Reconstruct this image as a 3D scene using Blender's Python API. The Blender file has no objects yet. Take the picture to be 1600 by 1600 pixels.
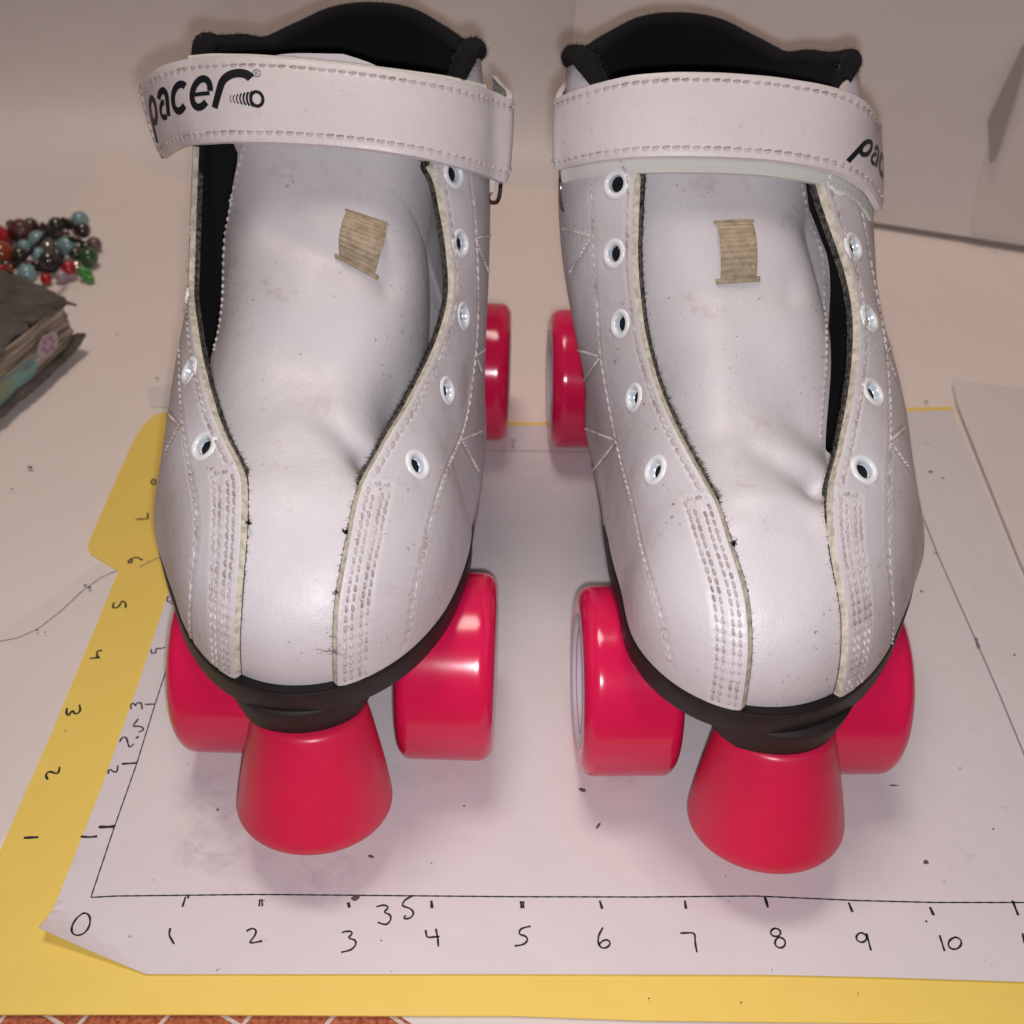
import bpy, math, random
import numpy as np
from mathutils import Matrix, Vector
from mathutils.kdtree import KDTree
random.seed(7); RNG = np.random.default_rng(7)
S = 0.0254                      # everything below is worked out in inches and written in metres
C = bpy.context.scene.collection
SC = bpy.context.scene

# ------------------------------------------------------------------ camera
FPX, PITCH, YAW, ROLL = 1787.8, 0.689905, 0.0205565, -0.0254918
CAM = np.array([-.3228, -7.5717, 12.2303])
def _axes():
    f = np.array([math.sin(YAW)*math.cos(PITCH), math.cos(YAW)*math.cos(PITCH), -math.sin(PITCH)])
    r = np.array([math.cos(YAW), -math.sin(YAW), 0.]); d = np.cross(f, r)
    return f, math.cos(ROLL)*r+math.sin(ROLL)*d, -math.sin(ROLL)*r+math.cos(ROLL)*d
AF, AR, AD = _axes()
cd = bpy.data.cameras.new('camera'); cam = bpy.data.objects.new('camera', cd); C.objects.link(cam)
cam.matrix_world = Matrix([[AR[0], -AD[0], -AF[0], CAM[0]*S], [AR[1], -AD[1], -AF[1], CAM[1]*S], [AR[2], -AD[2], -AF[2], CAM[2]*S], [0, 0, 0, 1]])
cd.sensor_width = 36; cd.lens = FPX/1600*36; cd.clip_start = .01; cd.clip_end = 50
cd.dof.use_dof = True; cd.dof.focus_distance = 13.2*S; cd.dof.aperture_fstop = 18
SC.camera = cam
SC.render.resolution_x = 1024; SC.render.resolution_y = 1024

# ------------------------------------------------------------------ light
w = bpy.data.worlds.new('World'); SC.world = w; w.use_nodes = True
w.node_tree.nodes['Background'].inputs[0].default_value = (1.0, .80, .72, 1)
w.node_tree.nodes['Background'].inputs[1].default_value = .06
def lamp(name, kind, loc, target, power, col, size=.1, sy=None):
    l = bpy.data.lights.new(name, kind); l.energy = power; l.color = col
    if kind == 'AREA':
        l.size = size*S
        if sy: l.shape = 'RECTANGLE'; l.size_y = sy*S
    else: l.shadow_soft_size = size*S
    o = bpy.data.objects.new(name, l); C.objects.link(o); o.location = [c*S for c in loc]
    d = Vector(target)-Vector(loc); o.rotation_euler = d.to_track_quat('-Z', 'Y').to_euler(); return o
fl = CAM + AR*.10 + AD*.32 + AF*.15
lamp('phone_flash', 'AREA', tuple(fl), tuple(fl+AF*10), .82, (.985, .95, 1.0), .22)
lamp('ceiling_lamp', 'AREA', (-6, 14, 74), (0, 5, 2), 12.5, (1.0, .83, .73), 20)
SC.view_settings.view_transform = 'Standard'; SC.view_settings.look = 'None'
SC.view_settings.exposure = 0; SC.view_settings.gamma = 1

# ------------------------------------------------------------------ materials
def new_mat(name, col, rough=.5, spec=.5, coat=0, metal=0, sss=0):
    m = bpy.data.materials.new(name); m.use_nodes = True; nt = m.node_tree; b = nt.nodes['Principled BSDF']
    b.inputs['Base Color'].default_value = (*col, 1); b.inputs['Roughness'].default_value = rough
    b.inputs['Specular IOR Level'].default_value = spec; b.inputs['Metallic'].default_value = metal
    if coat: b.inputs['Coat Weight'].default_value = coat; b.inputs['Coat Roughness'].default_value = .08
    if sss:
        b.inputs['Subsurface Weight'].default_value = sss; b.inputs['Subsurface Scale'].default_value = .002
        b.inputs['Subsurface Radius'].default_value = (1, .25, .3)
    m['b'] = 0; return m, nt, b
def N(nt, t, **k):
    n = nt.nodes.new(t)
    for a, v in k.items():
        if a in n.inputs: n.inputs[a].default_value = v
        else: setattr(n, a, v)
    return n
def coords(nt): return N(nt, 'ShaderNodeTexCoord').outputs['Object']
def noise(nt, scale, detail=4, rough=.55, vec=None):
    n = N(nt, 'ShaderNodeTexNoise'); n.inputs['Scale'].default_value = scale; n.inputs['Detail'].default_value = detail
    n.inputs['Roughness'].default_value = rough; nt.links.new(vec or coords(nt), n.inputs['Vector']); return n.outputs['Fac']
def ramp(nt, fac, stops):
    r = N(nt, 'ShaderNodeValToRGB'); e = r.color_ramp.elements
    while len(e) < len(stops): e.new(.5)
    for k, (p, c) in enumerate(stops): e[k].position = p; e[k].color = (*c, 1) if len(c) == 3 else c
    nt.links.new(fac, r.inputs[0]); return r.outputs[0]
def mix(nt, fac, a, b, mode='MIX'):
    m = N(nt, 'ShaderNodeMix', data_type='RGBA', blend_type=mode)
    for s, v in ((m.inputs[0], fac), (m.inputs[6], a), (m.inputs[7], b)):
        if isinstance(v, (int, float)): s.default_value = v
        elif isinstance(v, tuple): s.default_value = (*v, 1)
        else: nt.links.new(v, s)
    return m.outputs[2]
def bump(nt, b, h, strength=.3, dist=.0003, prev=None):
    n = N(nt, 'ShaderNodeBump'); n.inputs['Strength'].default_value = strength; n.inputs['Distance'].default_value = dist
    nt.links.new(h, n.inputs['Height'])
    if prev: nt.links.new(prev, n.inputs['Normal'])
    nt.links.new(n.outputs[0], b.inputs['Normal']); return n.outputs[0]
W1, K0 = (1, 1, 1), (0, 0, 0)
M = {}
def leather(name, col, dirt=1.0):
    m, nt, b = new_mat(name, col, .42, .9)
    big = ramp(nt, noise(nt, 22, 5), [(.35, W1), (.75, (.90, .87, .84))])
    c = mix(nt, 1.0, col, big, 'MULTIPLY')
    sp = ramp(nt, noise(nt, 520, 3, .6), [(.655, K0), (.70, W1)])                 # small scuff specks
    zone = ramp(nt, noise(nt, 45, 3), [(.49, K0), (.60, W1)])
    f = mix(nt, 1.0, sp, zone, 'MULTIPLY'); f2 = mix(nt, 1.0, f, (.75*dirt,)*3, 'MULTIPLY')
    c = mix(nt, f2, c, (.16, .11, .08))
    sm = ramp(nt, noise(nt, 70, 8, .72), [(.585, K0), (.76, (.6*dirt,)*3)])
    c = mix(nt, sm, c, (.42, .33, .27))
    nt.links.new(c, b.inputs['Base Color'])
    v = N(nt, 'ShaderNodeTexVoronoi', feature='F1'); v.inputs['Scale'].default_value = 1300; nt.links.new(coords(nt), v.inputs['Vector'])
    n1 = bump(nt, b, v.outputs['Distance'], .16, .00025)
    bump(nt, b, noise(nt, 60, 4), .35, .0016, n1)
    nt.links.new(ramp(nt, noise(nt, 90, 4), [(.3, (.42,)*3), (.7, (.58,)*3)]), b.inputs['Roughness'])
    return m
M['leather'] = leather('white_leather', (.665, .645, .675))
M['strap'] = leather('white_strap_leather', (.75, .70, .71), .5)
M['edge'], nt, b = new_mat('raw_leather_edge', (.60, .55, .44), .9, .2)
c = ramp(nt, noise(nt, 420, 5), [(.3, (.40, .36, .28)), (.6, (.70, .65, .54))]); nt.links.new(c, b.inputs['Base Color']); bump(nt, b, noise(nt, 900, 3), .6, .0005)
M['thread'], nt, b = new_mat('white_thread', (.66, .60, .57), .55, .4)
c = ramp(nt, noise(nt, 130, 4), [(.35, (.36, .29, .24)), (.60, (.66, .60, .57))]); nt.links.new(c, b.inputs['Base Color'])
M['felt'], nt, b = new_mat('black_felt', (.013, .013, .015), 1., .04)
b.inputs['Sheen Weight'].default_value = .03; b.inputs['Sheen Roughness'].default_value = .6
bump(nt, b, noise(nt, 1100, 3), .8, .0006)
M['fuzz'], nt, b = new_mat('grey_fuzz', (.085, .078, .07), .95, .1)
bump(nt, b, noise(nt, 1500, 3), 1, .0008); c = ramp(nt, noise(nt, 700, 4), [(.35, (.02, .02, .02)), (.65, (.16, .15, .13))]); nt.links.new(c, b.inputs['Base Color'])
M['sole'], nt, b = new_mat('black_sole_rubber', (.018, .014, .015), .5, .35)
c = ramp(nt, noise(nt, 120, 6), [(.4, (.016, .013, .014)), (.75, (.028, .021, .021))]); nt.links.new(c, b.inputs['Base Color']); bump(nt, b, noise(nt, 500, 3), .15, .0003)
M['mount'], nt, b = new_mat('black_mount_rubber', (.024, .017, .017), .6, .3); bump(nt, b, noise(nt, 700, 3), .2, .0002)
def pink(name, col, rough):
    m, nt, b = new_mat(name, col, rough, .5, sss=.25)
    c = ramp(nt, noise(nt, 30, 4), [(.3, col), (.7, tuple(x*.93 for x in col))])
    sp = ramp(nt, noise(nt, 260, 4, .7), [(.67, K0), (.75, (.5,)*3)])
    c = mix(nt, sp, c, (.30, .02, .05)); nt.links.new(c, b.inputs['Base Color'])
    nt.links.new(ramp(nt, noise(nt, 55, 5), [(.35, (rough*.8,)*3), (.7, (rough*1.25,)*3)]), b.inputs['Roughness'])
    return m
M['wheel'] = pink('pink_urethane', (.74, .012, .088), .17)
M['stop'] = pink('red_pink_rubber', (.73, .016, .078), .40)
M['hub'], nt, b = new_mat('white_hub_plastic', (.70, .68, .76), .35, .5)
M['metal'], nt, b = new_mat('worn_steel', (.45, .45, .44), .28, .5, metal=1)
c = ramp(nt, noise(nt, 400, 4), [(.35, (.14, .12, .10)), (.6, (.42, .42, .42))]); nt.links.new(c, b.inputs['Base Color'])
M['enamel'], nt, b = new_mat('white_eyelet_enamel', (.84, .86, .87), .25, .5)
M['barrel'], nt, b = new_mat('eyelet_barrel', (.66, .74, .80), .3, .5, metal=.25)
M['web'], nt, b = new_mat('beige_webbing', (.50, .42, .31), .85, .25)
c = ramp(nt, noise(nt, 350, 4), [(.3, (.33, .26, .17)), (.65, (.50, .41, .29))]); nt.links.new(c, b.inputs['Base Color']); bump(nt, b, noise(nt, 1500, 2), .4, .0003)
M['elastic'], nt, b = new_mat('ribbed_elastic', (.68, .68, .62), .8, .25)
M['velcro'], nt, b = new_mat('velcro', (.52, .55, .52), .8, .3)
c = ramp(nt, noise(nt, 900, 3), [(.35, (.33, .36, .33)), (.62, (.70, .72, .68))]); nt.links.new(c, b.inputs['Base Color']); bump(nt, b, noise(nt, 1600, 2), 1, .0008)
M['print'], nt, b = new_mat('black_print', (.012, .014, .018), .4, .4)
def paper(name, col, smudge=0, rough=.5, spots=()):
    m, nt, b = new_mat(name, col, rough, .35)
    c = ramp(nt, noise(nt, 6, 4), [(.35, col), (.7, tuple(x*.955 for x in col))])
    sp = ramp(nt, noise(nt, 330, 2, .5), [(.765, K0), (.785, (.6,)*3)])
    c = mix(nt, sp, c, (.22, .18, .16))
    if smudge:
        s1 = ramp(nt, noise(nt, 60, 8, .75), [(.60, K0), (.76, (smudge,)*3)])
        z = ramp(nt, noise(nt, 12, 2), [(.50, K0), (.60, W1)]); c = mix(nt, mix(nt, 1., s1, z, 'MULTIPLY'), c, (.25, .24, .27))
    for (x, y, r, st_) in spots:
        vm_ = N(nt, 'ShaderNodeVectorMath', operation='DISTANCE'); nt.links.new(N(nt, 'ShaderNodeNewGeometry').outputs['Position'], vm_.inputs[0]); vm_.inputs[1].default_value = (x*S, y*S, 0)
        mk = ramp(nt, vm_.outputs['Value'], [(0, W1), (r*S, K0)]); sm_ = ramp(nt, noise(nt, 95, 7, .72), [(.47, K0), (.66, (st_,)*3)]); c = mix(nt, mix(nt, 1., mk, sm_, 'MULTIPLY'), c, (.20, .19, .23))
    nt.links.new(c, b.inputs['Base Color'])
    n1 = bump(nt, b, noise(nt, 1200, 3), .12, .0001); bump(nt, b, noise(nt, 11, 4), .55, .005, n1)
    return m
M['paper'] = paper('white_paper', (.74, .695, .71), .5, .45, [(-3.85, 1.25, .75, .5), (-3.4, .50, .5, .5), (-2.3, .30, .6, .45), (-3.9, .6, .4, .4), (1.5, 1.9, .5, .3), (-1.2, 1.6, .9, .2)])
M['paper2'] = paper('white_base_paper', (.72, .66, .64), .1)
M['board'] = paper('white_board', (.80, .75, .72), .0)
M['yellow'] = paper('yellow_card', (.90, .67, .145), .25)
M['tape'], nt, b = new_mat('clear_tape', (.74, .70, .68), .2, .5)
M['ink'], nt, b = new_mat('black_pen_ink', (.02, .02, .03), .5, .3)
M['pencil'], nt, b = new_mat('pencil', (.20, .19, .20), .6, .3)
M['crumb'], nt, b = new_mat('dark_crumb', (.12, .09, .08), .8, .2)
M['cloth'], nt, b = new_mat('terracotta_cloth', (.42, .12, .055), .9, .15)
wv = N(nt, 'ShaderNodeTexNoise'); wv.inputs['Scale'].default_value = 700; nt.links.new(coords(nt), wv.inputs['Vector'])
c = ramp(nt, wv.outputs['Fac'], [(.35, (.30, .075, .035)), (.65, (.52, .17, .085))]); nt.links.new(c, b.inputs['Base Color']); bump(nt, b, wv.outputs['Fac'], .6, .0006)
M['clothline'], nt, b = new_mat('cloth_white_line', (.62, .52, .45), .9, .15)
bump(nt, b, noise(nt, 900, 2), .6, .0005)

# ------------------------------------------------------------------ object helpers
def tag(o, label, cat, group=None, kind=None):
    o['label'] = label; o['category'] = cat
    if group: o['group'] = group
    if kind: o['kind'] = kind
    return o
def empty(name, loc):
    o = bpy.data.objects.new(name, None); C.objects.link(o); o.location = [c*S for c in loc]; o.empty_display_size = .02; o['o'] = list(map(float, loc)); return o
def obj(name, V, F, mats, parent=None, mi=None, smooth=True, origin=(0, 0, 0)):
    """V in world inches; the mesh is written relative to the thing's base"""
    top = parent
    while top is not None and top.parent is not None: top = top.parent
    org = np.array(top['o']) if top is not None and 'o' in top else np.array(origin, float)
    me = bpy.data.meshes.new(name); V = (np.asarray(V, float)-org)*S
    me.from_pydata(V.tolist(), [], [tuple(int(i) for i in f) for f in F])
    for m in (mats if isinstance(mats, (list, tuple)) else [mats]): me.materials.append(m)
    if mi is not None: me.polygons.foreach_set('material_index', np.asarray(mi, np.int32))
    me.polygons.foreach_set('use_smooth', np.full(len(me.polygons), smooth)); me.update()
    o = bpy.data.objects.new(name, me); C.objects.link(o)
    if parent is not None: o.parent = parent
    else:
        o.location = [c*S for c in org]; o['o'] = [float(c) for c in org]
    return o
class MB:
    def __init__(s): s.V = []; s.F = []; s.I = []; s.n = 0
    def add(s, V, F, mi=0):
        V = np.asarray(V, float).reshape(-1, 3); s.V.append(V)
        s.F += [tuple(int(i)+s.n for i in f) for f in F]
        s.I += (list(mi) if hasattr(mi, '__len__') else [mi]*len(F)); s.n += len(V)
    def grid(s, P, mi=0, flip=False, cu=False, cv=False, mask=None):
        nu, nv = P.shape[:2]; F = []; I = []
        for i in range(nu-(0 if cu else 1)):
            for j in range(nv-(0 if cv else 1)):
                if mask is not None and mask[i, j]: continue
                a = i*nv+j; b_ = ((i+1) % nu)*nv+j; c_ = ((i+1) % nu)*nv+(j+1) % nv; d = i*nv+(j+1) % nv
                F.append((a, d, c_, b_) if flip else (a, b_, c_, d))
        s.add(P.reshape(-1, 3), F, mi)
    def tube(s, P, r, k=8, mi=0, caps=True):
        P = np.asarray(P, float); n = len(P); r = np.broadcast_to(np.asarray(r, float), (n,))
        T = np.gradient(P, axis=0); T /= np.linalg.norm(T, axis=1)[:, None]+1e-12
        u = np.cross(T[0], [0, 0, 1.]); u = u if np.linalg.norm(u) > .05 else np.cross(T[0], [1., 0, 0]); G = np.zeros((n, k, 3))
        an = np.arange(k)*2*math.pi/k
        for i in range(n):
            u = u-T[i]*(u@T[i]); u /= np.linalg.norm(u); v = np.cross(T[i], u)
            G[i] = P[i]+r[i]*(np.cos(an)[:, None]*u+np.sin(an)[:, None]*v)
        s.grid(G, mi, cv=True)
        if caps:
            b0 = s.n-n*k; s.F.append(tuple(b0+j for j in range(k))[::-1]); s.F.append(tuple(b0+(n-1)*k+j for j in range(k))); s.I += [mi, mi]
    def lathe(s, prof, c, ax, k=48, mi=0, seg_mi=None):
        ax = np.array(ax, float); ax /= np.linalg.norm(ax); u = np.cross(ax, [0, 1., .13]); u /= np.linalg.norm(u); v = np.cross(ax, u)
        an = np.arange(k)*2*math.pi/k
        G = np.array([[np.array(c)+ax*h+r*(math.cos(t)*u+math.sin(t)*v) for t in an] for r, h in prof])
        m = mi if seg_mi is None else [seg_mi[i] for i in range(len(prof)-1) for _ in range(k)]
        s.grid(G, m, cv=True)
    def box(s, lo, hi, mi=0):
        x0, y0, z0 = lo; x1, y1, z1 = hi
        V = [(x0, y0, z0), (x1, y0, z0), (x1, y1, z0), (x0, y1, z0), (x0, y0, z1), (x1, y0, z1), (x1, y1, z1), (x0, y1, z1)]
        s.add(V, [(0, 3, 2, 1), (4, 5, 6, 7), (0, 1, 5, 4), (1, 2, 6, 5), (2, 3, 7, 6), (3, 0, 4, 7)], mi)
    def build(s, name, mats, parent=None, smooth=True, origin=(0, 0, 0)):
        return obj(name, np.concatenate(s.V), s.F, mats, parent, s.I, smooth, origin)
def rays(px):
    px = np.asarray(px, float).reshape(-1, 2)
    return AF+(px[:, :1]-800)/FPX*AR+(px[:, 1:]-800)/FPX*AD
def atz(px, z=0.):
    q = rays(px); return CAM+q*((z-CAM[2])/q[:, 2:3])
def aty(px, Y):
    q = rays(px); return CAM+q*((np.asarray(Y, float).reshape(-1, 1)-CAM[1])/q[:, 1:2])
def cub(x, xs, ys):
    """smooth interpolation through knots (cubic Hermite, monotone tangents)"""
    xs = np.array(xs, float); ys = np.array(ys, float); x = np.clip(x, xs[0], xs[-1])
    h = np.diff(xs); dl = np.diff(ys)/h; m = np.zeros(len(xs)); m[0] = dl[0]; m[-1] = dl[-1]
    for i in range(1, len(xs)-1): m[i] = 0 if dl[i-1]*dl[i] <= 0 else 2*dl[i-1]*dl[i]/(dl[i-1]+dl[i])
    i = np.clip(np.searchsorted(xs, x, 'right')-1, 0, len(xs)-2); t = (x-xs[i])/h[i]
    return (2*t**3-3*t**2+1)*ys[i]+(t**3-2*t**2+t)*h[i]*m[i]+(-2*t**3+3*t**2)*ys[i+1]+(t**3-t**2)*h[i]*m[i+1]
def resample(P, step=None, n=None):
    P = np.asarray(P, float); d = np.r_[0, np.cumsum(np.linalg.norm(np.diff(P, axis=0), axis=1))]
    if n is None: n = max(2, int(round(d[-1]/step))+1)
    q = np.linspace(0, d[-1], n); return np.stack([np.interp(q, d, P[:, k]) for k in range(P.shape[1])], 1)
def smooth_path(P, n=60, it=2):
    P = resample(P, n=n)
    for _ in range(it): P[1:-1] = .25*P[:-2]+.5*P[1:-1]+.25*P[2:]
    return P
NO = np.array([0, 0, 1.])

# ------------------------------------------------------------------ the boot's surface
ZB, ZA, YC, SP = 2.85, 2.70, 3.6, 3.0
TAP = [0, .18, .25, .22, .12, 0]
class Last:
    """smooth boot form: sections across its length, rounded at toe and heel"""
    def __init__(s, xc, y0, lean, Wk, Hk, sh=0., full=None, tuck=None):
        s.full, s.tuck = full or {}, tuck or {}; s.xck, s.y0, s.lean, s.Wk, s.Hk, s.sh = xc, y0, lean, Wk, Hk, sh
        s.yc = YC+sh; s.yend = 10.95+sh
    def xc(s, Y): return cub(Y, *s.xck)
    def side(s, q, z, sd):
        d = cub(q, *s.full[sd]) if sd in s.full else 0.
        return d+(cub(q, *s.tuck[sd])*np.exp(-((np.maximum(z, ZB)-ZB)/1.7)**2) if sd in s.tuck else 0.)
    def dims(s, Y, off, z=ZB, sd=None):
        q = Y-s.sh; y0 = s.y0-s.sh
        u = np.clip((YC-q)/(YC-y0+off), 0, 1); u2 = np.clip((q-8.6)/(10.95-8.6+off), 0, 1)
        c = np.maximum(1-u**2.1, 1e-9)**(1/2.1); ch = np.maximum(1-u**2.45, 1e-9)**(1/2.3); c2 = np.maximum(1-u2**2.2, 1e-9)**(1/2.2)
        Wd = cub(q, *s.Wk)+off
        if sd is not None: Wd = Wd+np.where(sd < 0, s.side(q, z, -1), s.side(q, z, 1))
        Wd = Wd*c*c2; H = (cub(q, *s.Hk)+off)*ch; Wd = Wd*(1-cub(q, [1.4, 3, 4, 5, 6, 7.2], TAP)*np.clip((z-ZB)/H, 0, 1.1))
        p = cub(q, [1.2, 3.6, 5.5, 7.4, 11], [2.45, 3.4, 3.2, 4.8, 6])
        return Wd, H, p
    def Fn(s, P, off):
        x = P[:, 0]-s.xc(P[:, 1])-s.lean*(P[:, 2]-ZB); Wd, H, p = s.dims(P[:, 1], off, P[:, 2], x)
        return (np.abs(x)/Wd)**p+(np.abs(P[:, 2]-ZB)/H)**p-1
    def pt(s, t, a, off=0.):
        t, a, off = np.broadcast_arrays(np.asarray(t, float), np.asarray(a, float), np.asarray(off, float)); sh = t.shape
        t = t.ravel(); a = a.ravel(); off = off.ravel()
        e = np.clip(t, 0, 1)*math.pi/2; back = t > 1
        Y = np.where(back, s.yc+(t-1)*SP, s.yc); Y = np.minimum(Y, s.yend-1e-6); y9 = 9.3+s.sh; Y = np.where(Y > y9, y9+(Y-y9)*(s.yend-y9+off)/(s.yend-y9), Y)
        O = np.stack([s.xc(Y), Y, np.full_like(Y, ZA)], 1)
        D = np.stack([np.sin(a), np.where(back, 0, -np.cos(a)*np.cos(e)), np.cos(a)*np.where(back, 1, np.sin(e))], 1)
        lo = np.zeros(len(t)); hi = np.full(len(t), 12.)
        for _ in range(34):
            mid = (lo+hi)/2; g = s.Fn(O+D*mid[:, None], off) > 0; hi = np.where(g, mid, hi); lo = np.where(g, lo, mid)
        return (O+D*lo[:, None]).reshape(*sh, 3)
    def ta(s, P):
        P = np.asarray(P, float).reshape(-1, 3); Y = P[:, 1]; back = Y > s.yc
        h = np.hypot(s.yc-Y, P[:, 2]-ZA); e = np.arctan2(P[:, 2]-ZA, s.yc-Y)
        t = np.where(back, 1+(Y-s.yc)/SP, e/(math.pi/2))
        a = np.where(back, np.arctan2(P[:, 0]-s.xc(Y), P[:, 2]-ZA), np.arctan2(P[:, 0]-s.xc(np.full_like(Y, s.yc)), h))
        return t, a
    def hit(s, px, off=.1):
        q = rays(px); n = len(q); L = np.linspace(9, 22, 520)
        out = np.zeros((n, 3))
        for i in range(n):
            P = CAM+q[i]*L[:, None]/np.linalg.norm(q[i]); f = s.Fn(P, off); f = np.where((P[:, 2] > 2.2) & (P[:, 1] > s.y0-off) & (P[:, 1] < 9.5+s.sh), f, 9.)
            k = np.where((f[:-1] > 0) & (f[1:] <= 0))[0]
            if len(k):
                k = k[0]; w_ = f[k]/(f[k]-f[k+1]+1e-12); out[i] = P[k]*(1-w_)+P[k+1]*w_
            else: out[i] = P[np.argmin(f)]
        return out
    def trace(s, px, off=.1): return s.ta(s.hit(px, off))
    def a_at_z(s, Y, z, side, off=0.):
        Wd, H, p = s.dims(Y, off, z, side*np.ones_like(Y)); x = side*Wd*np.maximum(1-np.minimum((z-ZB)/H, .999)**p, 1e-6)**(1/p)+s.lean*(z-ZB)
        return np.arctan2(x, z-ZA)

def stitch_line(mb, P, Nn, holes, pitch=.115, rad=.0155, length=.078, skew=.12, side=None):
    """individual thread stitches sunk in the surface along P"""
    d = np.r_[0, np.cumsum(np.linalg.norm(np.diff(P, axis=0), axis=1))]
    m = int(d[-1]/pitch)
    if m < 1: return
    an = np.arange(6)*math.pi/3
    for k in range(m):
        s0 = (k+.5)*pitch+RNG.normal(0, .004)
        q = lambda v: np.array([np.interp(v, d, P[:, i]) for i in range(3)])
        A, B = q(s0-length/2), q(s0+length/2); n = np.array([np.interp(s0, d, Nn[:, i]) for i in range(3)]); n /= np.linalg.norm(n)+1e-9
        T = B-A; l = np.linalg.norm(T)
        if l < .01: continue
        T /= l; b_ = np.cross(n, T); b_ /= np.linalg.norm(b_); T = T+b_*skew; T /= np.linalg.norm(T)
        c = (A+B)/2; rr = rad*RNG.uniform(.9, 1.15); G = []
        for u, f, dz in ((-.5, .35, -.010), (-.36, .9, .002), (0, 1.05, .009), (.36, .9, .002), (.5, .35, -.010)):
            G.append([c+T*u*length+n*(dz+.006)+rr*f*(math.cos(x)*b_+math.sin(x)*n) for x in an])
        mb.grid(np.array(G), cv=True); holes.append(q(s0-pitch/2))
def norm_from(Lst, P, off=.1):
    e = 1e-3; g = np.stack([Lst.Fn(P+np.eye(3)[k]*e, off)-Lst.Fn(P-np.eye(3)[k]*e, off) for k in range(3)], 1)
    return g/(np.linalg.norm(g, axis=1)[:, None]+1e-12)

# ------------------------------------------------------------------ skate parts
def logo_strokes():
    """the strap's lettering as centre lines with widths, x right, y up, inches"""
    out = []
    def arc(cx, cy, rx, ry, a0, a1, n=22): t = np.radians(np.linspace(a0, a1, n)); return np.stack([cx+rx*np.cos(t), cy+ry*np.sin(t)], 1)
    def st(P, w, w1=None): P = np.asarray(P, float); out.append((P, np.linspace(w, w if w1 is None else w1, len(P))))
    def sh(P, x0, k=.30): P = np.array(P, float); return np.stack([x0+P[:, 0]+k*P[:, 1], P[:, 1]], 1)
    def line(a, b, n=8): return np.linspace(a, b, n)
    T = .075
    st(sh(np.vstack([line((.03, -.16), (.03, .14)), arc(.125, .16, .095, .12, 165, -165, 30)]), 0), T)          # p
    x = .30
    st(sh(np.vstack([arc(.115, .185, .09, .095, 160, 10), line((.205, .18), (.205, .01))]), x), T)               # a
    st(sh(arc(.12, .09, .085, .075, 75, 300), x), T*.8)
    st(sh(arc(.13, .15, .115, .13, 48, 318, 34), .60), T)                                                      # c
    st(sh(arc(.14, .16, .12, .14, 5, 318, 36), .90), T); st(sh(line((.03, .15), (.26, .15)), .90), T*.55)          # e
    st(sh(np.vstack([line((.0, .0), (.03, .22)), arc(.20, .22, .17, .125, 178, 35, 18)]), 1.25), T, T*1.25)     # r
    cx, cy = 1.72, .085
    st(arc(cx, cy, .062, .072, 0, 360, 34), .034)                                                              # the rolling wheel and its trail
    for k in range(7):
        r = .085-.0065*k; st(arc(cx-.045-.036*k+.03, cy, .05, r, 118+2*k, 242-2*k, 12), .026-.003*k)
    rx, ry = 1.735, .345
    st(arc(rx, ry, .038, .038, 0, 360, 26), .007); st([(rx-.012, ry-.02), (rx-.012, ry+.02)], .007)
    st(arc(rx, ry+.009, .012, .011, 90, -90, 8), .006); st([(rx, ry-.001), (rx+.014, ry-.02)], .007)
    return out
def ribbon_strokes(strokes, mapper, sub=.02):
    mb = MB()
    for P, w_ in strokes:
        d = np.r_[0, np.cumsum(np.linalg.norm(np.diff(P, axis=0), axis=1))]; n = max(3, int(d[-1]/sub)+2); q = np.linspace(0, d[-1], n)
        Q = np.stack([np.interp(q, d, P[:, 0]), np.interp(q, d, P[:, 1])], 1); ww = np.interp(q, d, w_)
        T = np.gradient(Q, axis=0); T /= np.linalg.norm(T, axis=1)[:, None]+1e-12; nn = np.stack([-T[:, 1], T[:, 0]], 1)
        G = np.stack([mapper(Q+nn*(ww*f)[:, None]) for f in (-.5, -.25, 0, .25, .5)], 1); mb.grid(G)
    return mb

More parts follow.
